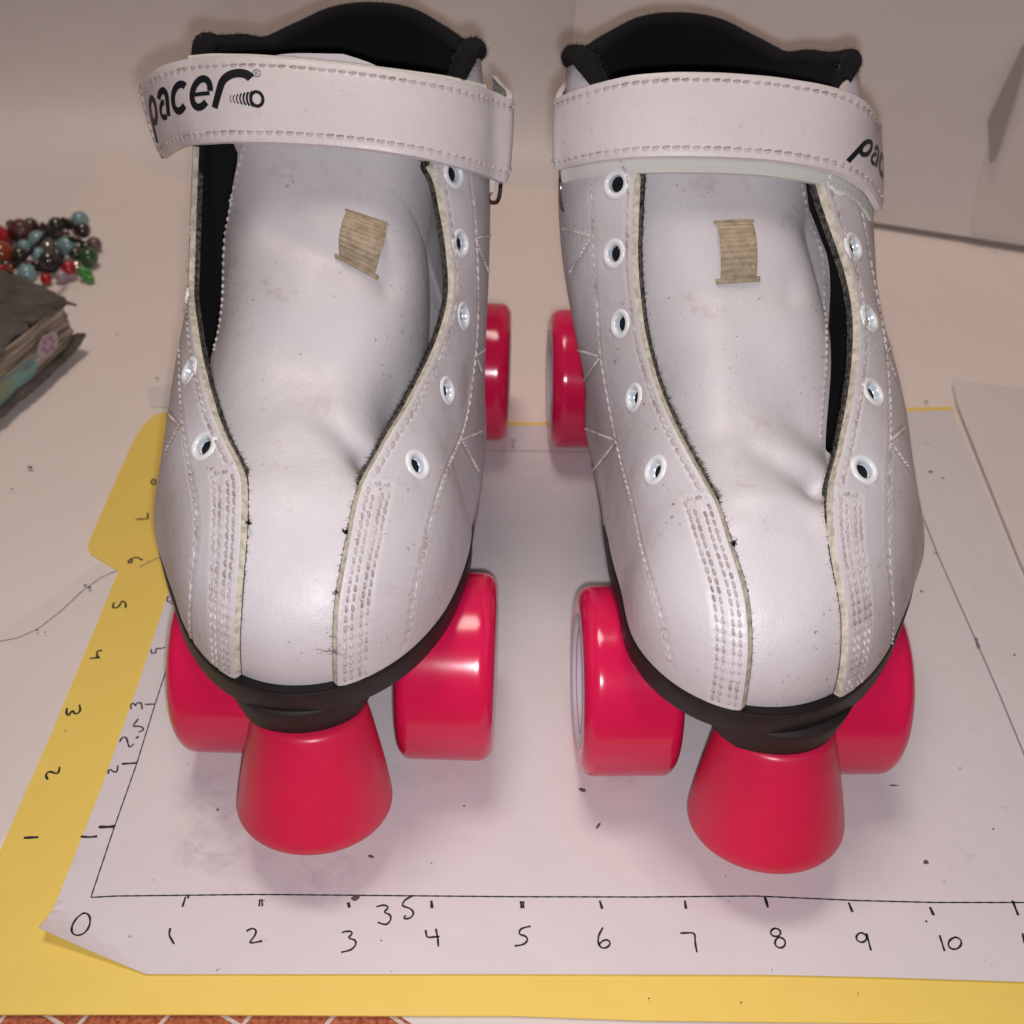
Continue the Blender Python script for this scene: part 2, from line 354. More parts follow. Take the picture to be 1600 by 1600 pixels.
def make_skate(cfg):
    L = cfg['last']; sh = L.sh
    root = empty('roller_skate', (cfg['cx'], 5.5+sh, 0)); tag(root, cfg['label'], 'roller skate', 'pair of white roller skates')
    # ---- throat edges in surface coordinates
    EY = 7.4+sh; tE = 1+(EY-L.yc)/SP; edges = {}
    ck = lambda Y: cub(Y-sh, *cfg['collar'])
    for sd in (-1, 1):
        px = smooth_path(cfg['edge'][sd], 90, 3); t, a = L.trace(px, .1); o = np.argsort(t); t, a = t[o], a[o]
        keep = t < 1+(6.15+sh-L.yc)/SP; t, a = t[keep], a[keep]
        for _ in range(2): a[1:-1] = .25*a[:-2]+.5*a[1:-1]+.25*a[2:]
        aE = L.a_at_z(np.array([EY]), np.array([ck(EY)]), sd)[0]
        t = np.r_[-.01, t, tE]; a = np.r_[a[0], a, aE]
        Yc = np.linspace(EY+.02, L.yend-.0002, 160); ac = L.a_at_z(Yc, ck(Yc), sd)
        edges[sd] = (np.r_[t, 1+(Yc-L.yc)/SP], np.r_[a, ac])
    def ae(t, sd, off=.1):
        t = np.atleast_1d(np.asarray(t, float)); a = np.interp(t, *edges[sd]); m_ = t > tE
        if m_.any():
            Yb = L.yc+(t[m_]-1)*SP; y9 = 9.3+sh; Ys = np.where(Yb > y9, y9+(Yb-y9)*(L.yend-y9+off)/(L.yend-y9), Yb); a[m_] = L.a_at_z(Ys, ck(Yb), sd, off)
        return a
    th = np.linspace(0, math.pi/2, 70)
    tend = 1+(L.yend-1e-5-L.yc)/SP; tm = 1+(9.3+sh-L.yc)/SP
    T = np.r_[np.linspace(0, 1, 150)[:-1], np.linspace(1, tm, 190)[:-1], tm+(tend-tm)*np.sin(th)]
    tb = {sd: L.trace([cfg['base'][sd]])[0][0] for sd in (-1, 1)}
    ncol = 96
    def flare(P, sd):
        g = cfg['flare'][0] if sd == cfg['outer'] else cfg['flare'][1]
        return g*np.exp(-((P[..., 1]-4.0-sh)/.95)**2)*np.exp(-np.clip(P[..., 2]-2.8, 0, 9)**2/.28)
    def inset(t, sd, d, off=.1):
        """surface parameter a distance d away from the throat edge"""
        a = ae(t, sd)
        for k in range(4):
            q = np.linalg.norm(L.pt(t, a+sd*.01, off)-L.pt(t, a, off), axis=1)/.01; a = a+sd*(d/4)/q
        return a
    for sd in (-1, 1):
        side = 'outer' if sd == cfg['outer'] else 'inner'
        # ---- stitch paths
        paths = []; ts = np.linspace(tb[sd]+.03, 1+(6.25+sh-L.yc)/SP, 160)
        paths.append((ts, inset(ts, sd, .085), .13))
        tf = np.linspace(.045, tb[sd]-.005, 120)
        for k, dd in enumerate((.075, .145, .245, .315)): paths.append((tf[:len(tf)-(3 if k in (1, 2) else 0)], inset(tf[:len(tf)-(3 if k in (1, 2) else 0)], sd, dd), .104))
        tc = np.full(12, tf[-1]+.004); paths.append((tc, np.linspace(inset(tc[:1], sd, .1)[0], inset(tc[:1], sd, .31)[0], 12), .10))
        for px in cfg['deco'][sd]:
            hp_ = L.hit(smooth_path(px, 50 if len(px) > 2 else 14, 3 if len(px) > 2 else 0), .1); hp_ = hp_[np.abs(L.Fn(hp_, .1)) < .01]
            if len(hp_) < 3: continue
            t, a = L.ta(hp_); paths.append((t, a, .12 if len(px) > 2 else .075))
        sm = MB(); holes = []; grooves = []
        for t, a, pitch in paths:
            P = L.pt(t, a, .1); P = resample(P, .03) if len(P) > 3 else P
            if len(P) < 4: continue
            stitch_line(sm, P, norm_from(L, P), holes, pitch, length=pitch*.76); grooves.append(P)
        # ---- panel, eyelets
        eyes = []
        for e in cfg['eyes'][sd]:
            P = L.hit([e], .1)[0]; eyes.append((P, norm_from(L, P[None])[0]))
        A = np.linspace(np.full(len(T), sd*math.radians(91)), ae(T, sd), ncol, axis=1); TT = np.repeat(T[:, None], ncol, 1)
        P0 = L.pt(TT, A, .1); off = .1+flare(P0, sd)
        kd = KDTree(len(holes)); [kd.insert(h, i) for i, h in enumerate(holes)]; kd.balance()
        G = np.concatenate(grooves); kg = KDTree(len(G)); [kg.insert(g, i) for i, g in enumerate(G)]; kg.balance()
        D = np.zeros(P0.shape[:2])
        for i in range(P0.shape[0]):
            for j in range(P0.shape[1]):
                v = P0[i, j]; dg = kg.find(v)[2]
                if dg < .2: dh = kd.find(v)[2]; D[i, j] = .011*math.exp(-(dg/.024)**2)+.014*math.exp(-(dh/.026)**2)-.003*math.exp(-((dg-.06)/.03)**2)
                for e, n in eyes:
                    de = math.dist(v, e)
                    if de < .5: D[i, j] += .030*math.exp(-(de/.17)**2)
        for px, dep, sg in cfg.get('pdent', {}).get(sd, []):
            c = L.hit([px], .1)[0]; D += dep*np.exp(-((P0-c)**2).sum(-1)/sg**2)
        edge_round = np.zeros(ncol); edge_round[-1] = .014; edge_round[-2] = .004
        Po = L.pt(TT, A, off-D-edge_round); Ai = np.linspace(np.full(len(T), sd*math.radians(91)), ae(T, sd, .005), ncol, axis=1); Ai[:, -1] -= sd*.018*np.clip((tE-.15-T)/.1, 0, 1); Pi = L.pt(TT, Ai, off-.095-D*.3)
        mask = np.zeros((len(T)-1, ncol-1), bool); mid = (Po[:-1, :-1]+Po[1:, 1:])/2
        for e, n in eyes: mask |= ((mid-e)**2).sum(-1) < .128**2
        mb = MB(); fl = sd < 0
        mb.grid(Po, 0, flip=fl, mask=mask); mb.grid(Pi, 1, flip=not fl, mask=mask)
        ew = np.stack([Po[:, -1], Po[:, -1]*.5+Pi[:, -1]*.5, Pi[:, -1]], 1).copy(); ew[:, 1] += RNG.normal(0, .004, (len(T), 3)); mb.grid(ew, 1, flip=fl)
        mb.grid(np.stack([Po[:, 0], Pi[:, 0]], 1), 1, flip=not fl); mb.grid(np.stack([Po[0], Pi[0]], 1), 1)
        panel = mb.build('quarter_panel', [M['leather'], M['edge']], root)
        sm.build('stitching', M['thread'], panel)
        for e, n in eyes:
            em = MB(); e = e-n*.03
            em.lathe([(.190, -.012), (.188, .012), (.172, .030), (.146, .036), (.120, .028), (.104, .008), (.096, -.03), (.088, -.06), (.060, -.074), (.030, -.080), (.026, -.13)], e, n, 36, seg_mi=[0]*5+[1]*5)
            em.build('eyelet', [M['enamel'], M['barrel']], root)
        # ---- black lining under the panel
        tl = T[T > .0]; nl = 40
        ins_ = np.array([(.0185 if t < tb[sd] else (.030*min(1, max(0, (tE-t)/.12)))) for t in tl]); Al, Al2 = [np.linspace(np.full(len(tl), sd*math.radians(89)), ae(tl, sd, o2)-sd*ins_, nl, axis=1) for o2 in (.012, -.05)]; TL = np.repeat(tl[:, None], nl, 1)
        rag = np.zeros((len(tl), nl)); rag[:, -1] = RNG.normal(0, .0022, len(tl))*(tl < tE)*(tl > .3)
        lo = L.pt(TL, Al+rag, .012); li = L.pt(TL, Al2+rag*.6, np.where(TL > tb[sd], -.05, -.03))
        lm = MB(); lm.grid(lo, 0, flip=fl); lm.grid(li, 0, flip=not fl); mt_ = [int(t < tE-.28) for t in tl[:-1]]; lm.grid(np.stack([lo[:, -1], li[:, -1]], 1), mt_, flip=fl); lm.grid(np.stack([lo[:, -2], lo[:, -1]], 1)+NO*.0015, mt_, flip=fl)
        ed = lo[:, -1]                                                          # ragged fibres along the cut edge
        inn_all = L.pt(tl, Al[:, -1]-sd*.1, 0.)
        for k in range(4200):
            i = RNG.integers(1, len(tl)-1)
            if tl[i] > tE or tl[i] < .12 or (tl[i] < tb[sd]-.02 and RNG.random() < .85): continue
            p = ed[i]*RNG.uniform(.3, 1)+ed[i-1]*.0; p = ed[i]+(ed[i+1]-ed[i])*RNG.uniform(); dr = RNG.normal(0, 1, 3); inn = inn_all[i]-ed[i]; inn /= np.linalg.norm(inn)+1e-9
            v = inn*RNG.uniform(.0, .06)+dr*.014; wv_ = np.cross(v, dr)+1e-6; wv_ = wv_/np.linalg.norm(wv_)*.0022
            lm.add([p-wv_, p+wv_, p+v], [(0, 1, 2)], int(RNG.random() < .6))
        lm.build('lining', [M['felt'], M['fuzz']], root)
    # ---- collar binding and heel interior
    cm = MB(); loop = []
    for sd in (-1, 1):
        tq = np.r_[np.linspace(tE-.20, tm, 60)[:-1], tm+(tend-tm)*np.sin(np.linspace(0, math.pi/2, 40))]
        Q = L.pt(tq, ae(tq, sd, .035), 0.035); loop.append(Q if sd < 0 else Q[::-1])
    loop = np.concatenate([loop[0], loop[1][1:]]); loop = smooth_path(loop, 150, 4); nL = len(loop)
    rr = np.interp(np.linspace(0, 1, nL), [0, .04, .12, .25, .75, .88, .96, 1], [.06, .135, .14, .14, .14, .14, .135, .06])
    loop[:, 2] += .02
    cm.tube(loop, rr, 14)
    tq = np.linspace(tE-.25, tend, 90)
    for sd in (-1, 1):
        Aq = np.linspace(np.full(len(tq), sd*math.radians(85)), ae(tq, sd, -.12), 24, axis=1); Pq = L.pt(np.repeat(tq[:, None], 24, 1), Aq, -.12-.06*np.sin(np.linspace(0, 3.1, 24))[None]); cm.grid(Pq, 0, flip=sd > 0); mend = [Pq[-1]] if sd < 0 else mend+[Pq[-1]]
    cm.grid(np.stack([mend[0]+np.array([-.06, -.01, 0]), mend[1]+np.array([.06, -.01, 0])], 1), 0)
    for k in range(8000):                                                      # felt fibres
        i = RNG.integers(2, nL-2); ang = RNG.uniform(0, 2*math.pi); Tn = loop[i+1]-loop[i-1]; Tn /= np.linalg.norm(Tn); u = np.cross(Tn, NO); u /= np.linalg.norm(u); v = np.cross(Tn, u)
        dd = math.cos(ang)*u+math.sin(ang)*v; p = loop[i]+(loop[i+1]-loop[i])*RNG.uniform()+dd*rr[i]*.97; q = dd*RNG.uniform(.01, .05)+RNG.normal(0, .014, 3); s_ = np.cross(q, RNG.normal(0, 1, 3)); s_ = s_/np.linalg.norm(s_)*.0018
        cm.add([p-s_, p+s_, p+q], [(0, 1, 2)])
    cm.build('collar', M['felt'], root)
    # ---- vamp and tongue, one piece
    tt = np.r_[np.linspace(0, 1, 130)[:-1], np.linspace(1, 1+(cfg['tongue_top']+sh-L.yc)/SP, 120)]; nt_ = 110
    o_ = cfg['outer']; tt_px = smooth_path(cfg['tongue_edge'], 40, 2); tt_t, tt_a = L.trace(tt_px, -.34 if o_ < 0 else -.385); oo = np.argsort(tt_t); tt_t, tt_a = tt_t[oo], tt_a[oo]
    def a_t(t, sd):
        base = ae(t, sd)+sd*.16
        if sd == o_:
            k = np.clip((t-tt_t[0]+.02)/.05, 0, 1); base = base*(1-k)+np.interp(t, tt_t, tt_a)*k
        else: base = np.where(t > tb[sd]+.1, ae(t, sd)+sd*(.16+.14*np.clip((t-tb[sd]-.1)/.5, 0, 1)), base)
        return base
    aL, aR = a_t(tt, -1), a_t(tt, 1); q_ = np.clip((tt-(1+(6.35+sh-L.yc)/SP))/.2, 0, 1)[:, None]; A = aL[:, None]+(aR-aL)[:, None]*np.linspace(0, 1, nt_)[None]; am = ((aL+aR)/2)[:, None]+cfg.get('ttshift', 0)*q_; A = am+(A-((aL+aR)/2)[:, None])*(1-.70*q_**1.2); TT = np.repeat(tt[:, None], nt_, 1)
    tbm = max(tb.values()); k = np.clip((TT-tbm+.10)/.42, 0, 1); k = k*k*(3-2*k); mid = ((ae(tt, 1)+ae(tt, -1))/2)[:, None]; hw = ((ae(tt, 1)-ae(tt, -1))/2)[:, None]
    rel = (A-mid)/hw; Yt = L.pt(TT, A, 0.)[..., 1]-sh; off = -(.17+cub(Yt, [2.5, 3.2, 4, 5, 6, 7], [0, .08, .22, .27, .25, .15])*(1-.75*rel**2)+.10*rel**2+.30*np.clip(rel-.25, 0, .9)**2)*k
    P0 = L.pt(TT, A, 0.)
    for px, dep, sg in cfg['tdent']:
        c = L.hit([px], 0.)[0]; off = off-dep*np.exp(-((P0-c)**2).sum(-1)/sg**2)
    if 'ridge' in cfg:
        for (p0, p1, dep, sg) in cfg['ridge']:
            c0, c1 = L.hit([p0, p1], 0.); d = c1-c0; u = np.clip(((P0-c0)@d)/(d@d), 0, 1); q = c0+u[..., None]*d; off = off-dep*(.35+.65*u)*np.exp(-((P0-q)**2).sum(-1)/sg**2)
    off = off+(.014*np.sin(TT*9+A*3)+.02*np.sin(TT*5.2-A*4+1))*k
    es = np.ones(nt_); Pt = L.pt(TT, A, off); Pb = L.pt(TT, A, off-.07)
    vm = MB(); vm.grid(Pt, 0, flip=True); vm.grid(Pb, 1)
    vm.grid(np.stack([Pt[:, 0], Pb[:, 0]], 1), 1, flip=True); vm.grid(np.stack([Pt[:, -1], Pb[:, -1]], 1), 1); vm.grid(np.stack([Pt[-1], Pb[-1]], 1), 1, flip=True)
    tongue = vm.build('tongue', [M['leather'], M['edge']], root)
    sm = MB(); i0 = np.searchsorted(tt, tt_t[0]+.05); jj = 4 if o_ < 0 else nt_-5; P = resample(Pt[i0:, jj], .03)
    stitch_line(sm, P, norm_from(L, P, -.1), [], .10, length=.065); sm.build('stitching', M['thread'], tongue)
    # ---- lace loop on the tongue
    from mathutils.bvhtree import BVHTree
    Vt = Pt.reshape(-1, 3); Ft = [(i*nt_+j, (i+1)*nt_+j, (i+1)*nt_+j+1, i*nt_+j+1) for i in range(len(tt)-1) for j in range(nt_-1)]
    bv = BVHTree.FromPolygons([tuple(v) for v in Vt], Ft)
    def on_tongue(px):
        d = rays([px])[0]; h = bv.ray_cast(Vector(CAM), Vector(d)); n = np.array(h[1]); n = n if n@d < 0 else -n; return np.array(h[0]), n
    q = np.array(cfg['loop'], float); nu, nv = 130, 18; G = np.zeros((nu, nv, 3)); 
    for i in range(nu):
        for j in range(nv):
            u, v = i/(nu-1), j/(nv-1); px = (q[0]*(1-v)+q[1]*v)*(1-u)+(q[3]*(1-v)+q[2]*v)*u
            P, n = on_tongue(px); b_ = .015+.19*math.sin(math.pi*min(max((u-.02)/.96, 0), 1))**.8; b_ += .024*abs(math.sin(u*math.pi*11.5))**.6*(1 if .03 < u < .93 else 0)+.004*math.sin(v*36+u*40)
            b_ -= .02*(1 if j in (0, nv-1) else 0); G[i, j] = P+n*b_
    lm = MB(); lm.grid(G); 
    for (u0, u1, ex) in ((.935, 1.03, .12), (-.02, .03, .06)):
        H = np.zeros((5, 26, 3))
        for i in range(5):
            for j in range(26):
                u = u0+(u1-u0)*i/4; v = -ex+(1+2*ex)*j/25+RNG.normal(0, .012); px = (q[0]*(1-v)+q[1]*v)*(1-u)+(q[3]*(1-v)+q[2]*v)*u; P, n = on_tongue(px); H[i, j] = P+n*(.03+.018*math.sin(i/4*math.pi)+RNG.uniform(0, .010)-(.025 if i in (0, 4) or j in (0, 25) else 0))
        lm.grid(H)
    lm.build('lace_loop', M['web'], root)
    # ---- strap
    st = cfg['strap']; n = 110; top = smooth_path(st['top'], n, 3); bot = smooth_path(st['bottom'], n, 3); u = np.linspace(0, 1, n)
    Pt_ = aty(top, cub(u, *st['ytop'])); Pb_ = aty(bot, cub(u, *st['ybot']))
    for A_, px_ in ((Pt_, top), (Pb_, bot)):                                      # the strap lies over the flaps, never through them
        hp = L.hit(px_, .26); ok = np.abs(L.Fn(hp, .26)) < .02
        for i in range(n):
            if ok[i] and np.linalg.norm(hp[i]-CAM) < np.linalg.norm(A_[i]-CAM): A_[i] = hp[i]
        A_[:] = smooth_path(A_, n, 6)
    for e in st.get('pre', []): Pt_ = np.vstack([Pt_[:1]+e, Pt_]); Pb_ = np.vstack([Pb_[:1]+e, Pb_])
    for e in st.get('post', []): Pt_ = np.vstack([Pt_, Pt_[-1:]+e]); Pb_ = np.vstack([Pb_, Pb_[-1:]+e])
    Pt_ = smooth_path(Pt_, 250, 5); Pb_ = smooth_path(Pb_, 250, 5); nw = 44; f = np.linspace(0, 1, nw); n = len(Pt_)
    mid_ = Pb_[:, None]*(1-f)[None, :, None]+Pt_[:, None]*f[None, :, None]
    def gn(G): a = np.gradient(G, axis=0); b_ = np.gradient(G, axis=1); c = np.cross(a, b_); c /= np.linalg.norm(c, axis=2)[..., None]+1e-12; return c
    nn = gn(mid_); cen = nn[n//2, nw//2]; nn = nn if cen@(CAM-mid_[n//2, nw//2]) > 0 else -nn
    bow = (.02*(1-(2*f-1)**2)-.02*np.abs(2*f-1)**14)[None, :, None]; Go = mid_+nn*bow; 
    arc = np.r_[0, np.cumsum(np.linalg.norm(np.diff(mid_[:, nw//2], axis=0), axis=1))]; wid = np.linalg.norm(Pt_-Pb_, axis=1).mean()
    def smap(Q, h=.0):
        Q = np.asarray(Q, float); i = np.interp(Q[:, 0], arc, np.arange(n)); j = np.clip(Q[:, 1]/wid, 0, 1)*(nw-1); i0 = np.clip(i.astype(int), 0, n-2); j0 = np.clip(j.astype(int), 0, nw-2); fi = (i-i0)[:, None]; fj = (j-j0)[:, None]
        bl = lambda X: (X[i0, j0]*(1-fj)+X[i0, j0+1]*fj)*(1-fi)+(X[i0+1, j0]*(1-fj)+X[i0+1, j0+1]*fj)*fi
        return bl(Go)+bl(nn)*(np.asarray(h)[:, None] if np.ndim(h) else h)
    sm = MB(); holes = []
    lines = [np.stack([np.linspace(.04, arc[-1]-.02, 120), np.full(120, v)], 1) for v in (.115, wid-.115)]
    if st.get('tip') == 'start': lines.append(np.stack([np.full(20, .09), np.linspace(.13, wid-.13, 20)], 1))
    for q in lines: P = smap(q, .0); stitch_line(sm, P, (smap(q, .1)-P)/.1, holes, .120, rad=.0115, length=.098)
    kd = KDTree(len(holes)); [kd.insert(h, i) for i, h in enumerate(holes)]; kd.balance(); dp = np.zeros((n, nw))
    for i in range(n):
        for j in range(nw): d = kd.find(Go[i, j])[2]; dp[i, j] = .013*math.exp(-(d/.022)**2)
    Gs = Go-nn*dp[..., None]; Gi = Go-nn*.075
    if st.get('tip') == 'start':                                               # clipped corners at the free end
        for G in (Gs, Gi):
            for j in range(nw):
                c = max(0, abs(f[j]-.5)-.36)/.14; G[0, j] = G[0, j]+(G[5, j]-G[0, j])*c*.9
    bm = MB(); bm.grid(Gs, 0, flip=False); bm.grid(Gi, 1, flip=True)
    for a, b_ in ((Gs[:, 0], Gi[:, 0]), (Gs[:, -1], Gi[:, -1]), (Gs[0], Gi[0]), (Gs[-1], Gi[-1])): bm.grid(np.stack([a, (a+b_)/2, b_], 1), 0)
    strap = bm.build('strap', [M['strap'], M['velcro']], root); sm.build('stitching', M['thread'], strap)
    lo = st['logo']; mp = lambda Q: smap(np.stack([lo[0]+Q[:, 0]*lo[2], lo[1]+Q[:, 1]*lo[2]], 1), .004)
    ribbon_strokes([s_ for s_ in logo_strokes() if not st.get('cut') or True], mp).build('logo', M['print'], strap)
    # inner ribbed layer
    s0, s1, shf, dep = st['inner']; i0, i1 = int(s0*n), int(s1*n); lay = []
    K = 420; uu = np.linspace(arc[i0], arc[i1-1], K); ff = np.linspace(0, 1, 14); im = MB()
    tw = (Pt_-Pb_)/np.linalg.norm(Pt_-Pb_, axis=1)[:, None]
    base = np.stack([smap(np.stack([uu, np.full(K, v*wid)], 1), -dep-.04*np.sin(math.pi*(uu-uu[0])/(uu[-1]-uu[0]))) for v in ff], 1)
    twu = np.stack([np.interp(uu, arc, tw[:, k]) for k in range(3)], 1); base = base+twu[:, None]*shf
    rib = (.006*np.sin(uu*2*math.pi/.036))[:, None, None]; nb = np.stack([smap(np.stack([uu, np.full(K, .5*wid)], 1), .1)-smap(np.stack([uu, np.full(K, .5*wid)], 1), 0) for _ in ff], 1)/.1
    A_ = base+nb*rib; B_ = base-nb*.06+nb*rib; im.grid(A_); im.grid(B_, flip=True)
    for a, b_ in ((A_[:, 0], B_[:, 0]), (A_[:, -1], B_[:, -1])): im.grid(np.stack([a, b_], 1))
    im.build('elastic_layer', M['elastic'], strap)
    # ring and its anchor tab
    r0 = aty([st['ring'][0]], st['ring'][1])[0]; rm = MB(); wv2 = tw[0 if st['ring'][2] < 0 else -1]
    dX = np.array([st['ring'][2]*.08, .10, -.05]); ring = []
    for k in range(40):
        x = 2*math.pi*k/40; c, s_ = math.cos(x), math.sin(x); ring.append(r0+wv2*(np.sign(s_)*abs(s_)**.6*.36+.08)+dX*np.sign(c)*abs(c)**.6*1.15)
    ring.append(ring[0]); rm.tube(ring, .03, 10); rm.build('ring', M['metal'], strap)
    tb_ = MB(); G = []
    for k, (dx, dy, dz) in enumerate(((0, .0, -.02), (-.03, .10, -.12), (-.07, .35, -.22), (-.12, .8, -.3), (-.15, 1.2, -.35))): G.append([r0+np.array([-st['ring'][2]*(-dx), dy, dz])+wv2*v for v in np.linspace(-.12, 1.0, 10)])
    G = np.array(G); G2 = G+np.array([-st['ring'][2]*.07, 0, 0]); tb_.grid(G); tb_.grid(G2, flip=True)
    for a, b_ in ((G[:, 0], G2[:, 0]), (G[:, -1], G2[:, -1]), (G[0], G2[0]), (G[-1], G2[-1])): tb_.grid(np.stack([a, b_], 1))
    tb_.build('anchor_tab', M['strap'], root)
    for px, cnt, ln, mt, nm in cfg.get('tufts', []):
        tf_ = MB(); c, n_ = L.hit([px], .08)[0], norm_from(L, L.hit([px], .08))[0]
        for k in range(cnt):
            d = RNG.normal(0, 1, 3)*np.array([1, 1, .5]); d -= n_*(d@n_)*.7; d /= np.linalg.norm(d); bnd = RNG.normal(0, .35, 3); l = ln*RNG.uniform(.5, 1.1); tf_.tube([c+n_*.008+RNG.normal(0, .010, 3)*1.0+(d*u+bnd*u*u)*l+n_*.008*math.sin(3*u) for u in np.linspace(0, 1, 7)], .0042, 4)
        tf_.build(nm, mt, root)
    # ---- sole
    def outline(off, n=90):
        y0, y1 = L.y0-off, L.yend+off*.5; th_ = np.linspace(0, math.pi, n); Y = (y0+y1)/2-(y1-y0)/2*np.cos(th_); Y = np.clip(Y, y0+1e-4, y1-1e-4)
        Wl, Wr = [L.dims(Y, off, ZB, np.full_like(Y, sd_))[0] for sd_ in (-1, 1)]; Wl[0] = Wl[-1] = Wr[0] = Wr[-1] = 0
        arch = 1-.06*np.exp(-((Y-6.6-sh)/1.6)**2); x = L.xc(Y); return np.vstack([np.stack([x-Wl*arch, Y], 1), np.stack([x+Wr*arch, Y], 1)[::-1][1:-1]])
    so = MB(); R_ = [(.085, 2.53), (.118, 2.535), (.124, 2.56), (.124, 2.79), (.118, 2.835), (.10, 2.85)]
    G = np.array([np.c_[outline(o_2), np.full(178, z)] for o_2, z in R_]); so.grid(G, cv=True); k = len(G)*178
    so.F.append(tuple(range(178))[::-1]); so.F.append(tuple(range(k-178, k))); so.I += [0, 0]
    so.build('sole', M['sole'], root)
    # ---- plate, toe stop mount, toe stop
    hd = np.array(cfg['head'])/np.linalg.norm(cfg['head']); axs = np.array([hd[1], -hd[0], 0.]); F0 = np.array(cfg['front']); R0 = np.array(cfg['rear'])
    pl = MB(); ring_ = []
    for s_, wdt in ((-.9, .55), (-.4, .78), (.4, .8), (2., .62), (5., .62), (6.6, .78), (8.0, .78), (8.2, .6)):
        c = F0+hd*s_; ring_.append([c+axs*x+NO*(z-c[2]) for x, z in ((-wdt, 2.28), (wdt, 2.28), (wdt, 2.50), (-wdt, 2.50))])
    pl.grid(np.array(ring_), cv=True); pl.F += [(0, 1, 2, 3), (28, 31, 30, 29)]; pl.I += [0, 0]
    pl.build('plate', M['sole'], root, smooth=False)
    for c in (F0, R0):
        tr = MB(); tr.tube([c-axs*1.0, c+axs*1.0], .17, 16); tr.tube([c-axs*1.74, c+axs*1.74], .10, 12); tr.tube([c+NO*0, c+NO*.6+hd*.25, c+NO*1.1+hd*.3], [.42, .34, .40], 20); tr.build('truck', M['metal'], root)
    tsx = np.array(cfg['stop']); axt = np.array([hd[0]*.26, hd[1]*.26, .966]); axt /= np.linalg.norm(axt)
    tm_ = MB(); c = np.array([tsx[0]-.07, L.y0+.74, 0]); prof = []
    tm_.lathe([(.0, 2.56), (.90, 2.56), (.885, 2.45), (.84, 2.25), (.80, 2.08), (.785, 2.03), (.76, 2.005), (0.0, 2.0)], c, (0, 0, 1), 56)
    tm_.build('toe_stop_mount', M['mount'], root)
    ts = MB(); pr = [(0, -.16), (.30, -.15), (.58, -.10), (.76, -.03), (.88, .05), (.925, .13), (.930, .20), (.915, .30), (.88, .50), (.83, .75), (.775, 1.0), (.72, 1.25), (.655, 1.5), (.4, 1.55), (0, 1.56)]
    P_ = np.array(pr); P_ = smooth_path(P_, 70, 1); ts.lathe([tuple(x) for x in P_], tsx, axt, 72); ts.build('toe_stop', M['stop'], root)
    # ---- wheels
    for c in (F0, R0):
        for s_ in (-1, 1):
            hwid = .61; cc = c+axs*s_*(cfg['track']/2-hwid); out_ = axs*s_; Rw = 1.21; wm = MB()
            pr = [(.62, -hwid+.06), (.80, -hwid+.02), (1.0, -hwid)]+[(1.0+.21*math.sin(x), -hwid+.17*(1-math.cos(x))) for x in np.linspace(.15, math.pi/2, 8)]
            pr += [(Rw, v) for v in np.linspace(-hwid+.22, hwid-.24, 8)]+[(1.0+.21*math.cos(x), hwid-.20*(1-math.sin(x))) for x in np.linspace(.05, math.pi/2, 9)]+[(.92, hwid-.005), (.80, hwid-.03), (.70, hwid-.06)]
            wm.lathe(pr, cc, out_, 88); wh = wm.build('wheel', M['wheel'], root)
            hm = MB(); hm.lathe([(.86, hwid-.012), (.82, hwid+.004), (.74, hwid-.02), (.70, hwid-.12), (.60, hwid-.22), (.44, hwid-.20), (.40, hwid-.10), (.30, hwid-.10), (.29, hwid-.25), (.12, hwid-.26)], cc, out_, 48)
            hm.lathe([(.63, -hwid+.065), (.45, -hwid+.12), (.30, -hwid+.2), (.1, -hwid+.2)], cc, out_, 40); hm.build('hub', M['hub'], wh)
            nm = MB(); nm.lathe([(.0, hwid-.10), (.12, hwid-.10), (.13, hwid-.13), (.20, hwid-.14), (.20, hwid-.27)], cc, out_, 6); nm.build('axle_nut', M['metal'], wh, smooth=False)
    return root

LW = [[0, 3.4, 4.5, 6, 8, 10, 11], [1.80, 1.82, 1.83, 1.80, 1.70, 1.55, 1.5]]
LH = [[0, 2.5, 3.2, 4, 5, 5.6, 6, 6.7, 7.4, 8.2, 11], [1.50, 1.75, 2.00, 2.42, 3.18, 3.74, 4.15, 4.85, 5.6, 6.5, 8.5]]
COL = [[7.2, 7.4, 8.2, 9.0, 9.9, 10.5, 10.8, 10.95], [7.45, 7.45, 7.20, 6.98, 6.70, 6.74, 6.84, 6.88]]
EL_R = [(665, 248), (684.5, 254), (692, 302), (704, 368), (710, 426), (710, 460), (706, 478), (698, 509), (684, 545), (662, 588), (637, 636), (611, 675), (590, 715), (571, 744), (563, 768), (557, 790), (551, 828), (543.5, 864), (537, 900), (531, 935), (528, 971), (527.5, 1020), (528, 1068)]
EL_L = [(312, 229), (303, 271), (294, 329), (291, 388), (291, 420), (293, 460), (297, 500), (305, 552), (318, 603), (330.5, 646), (347, 686), (365, 719), (374, 735), (377, 760), (376, 799), (374, 853), (370, 896), (366, 952), (363, 1009), (366, 1061)]
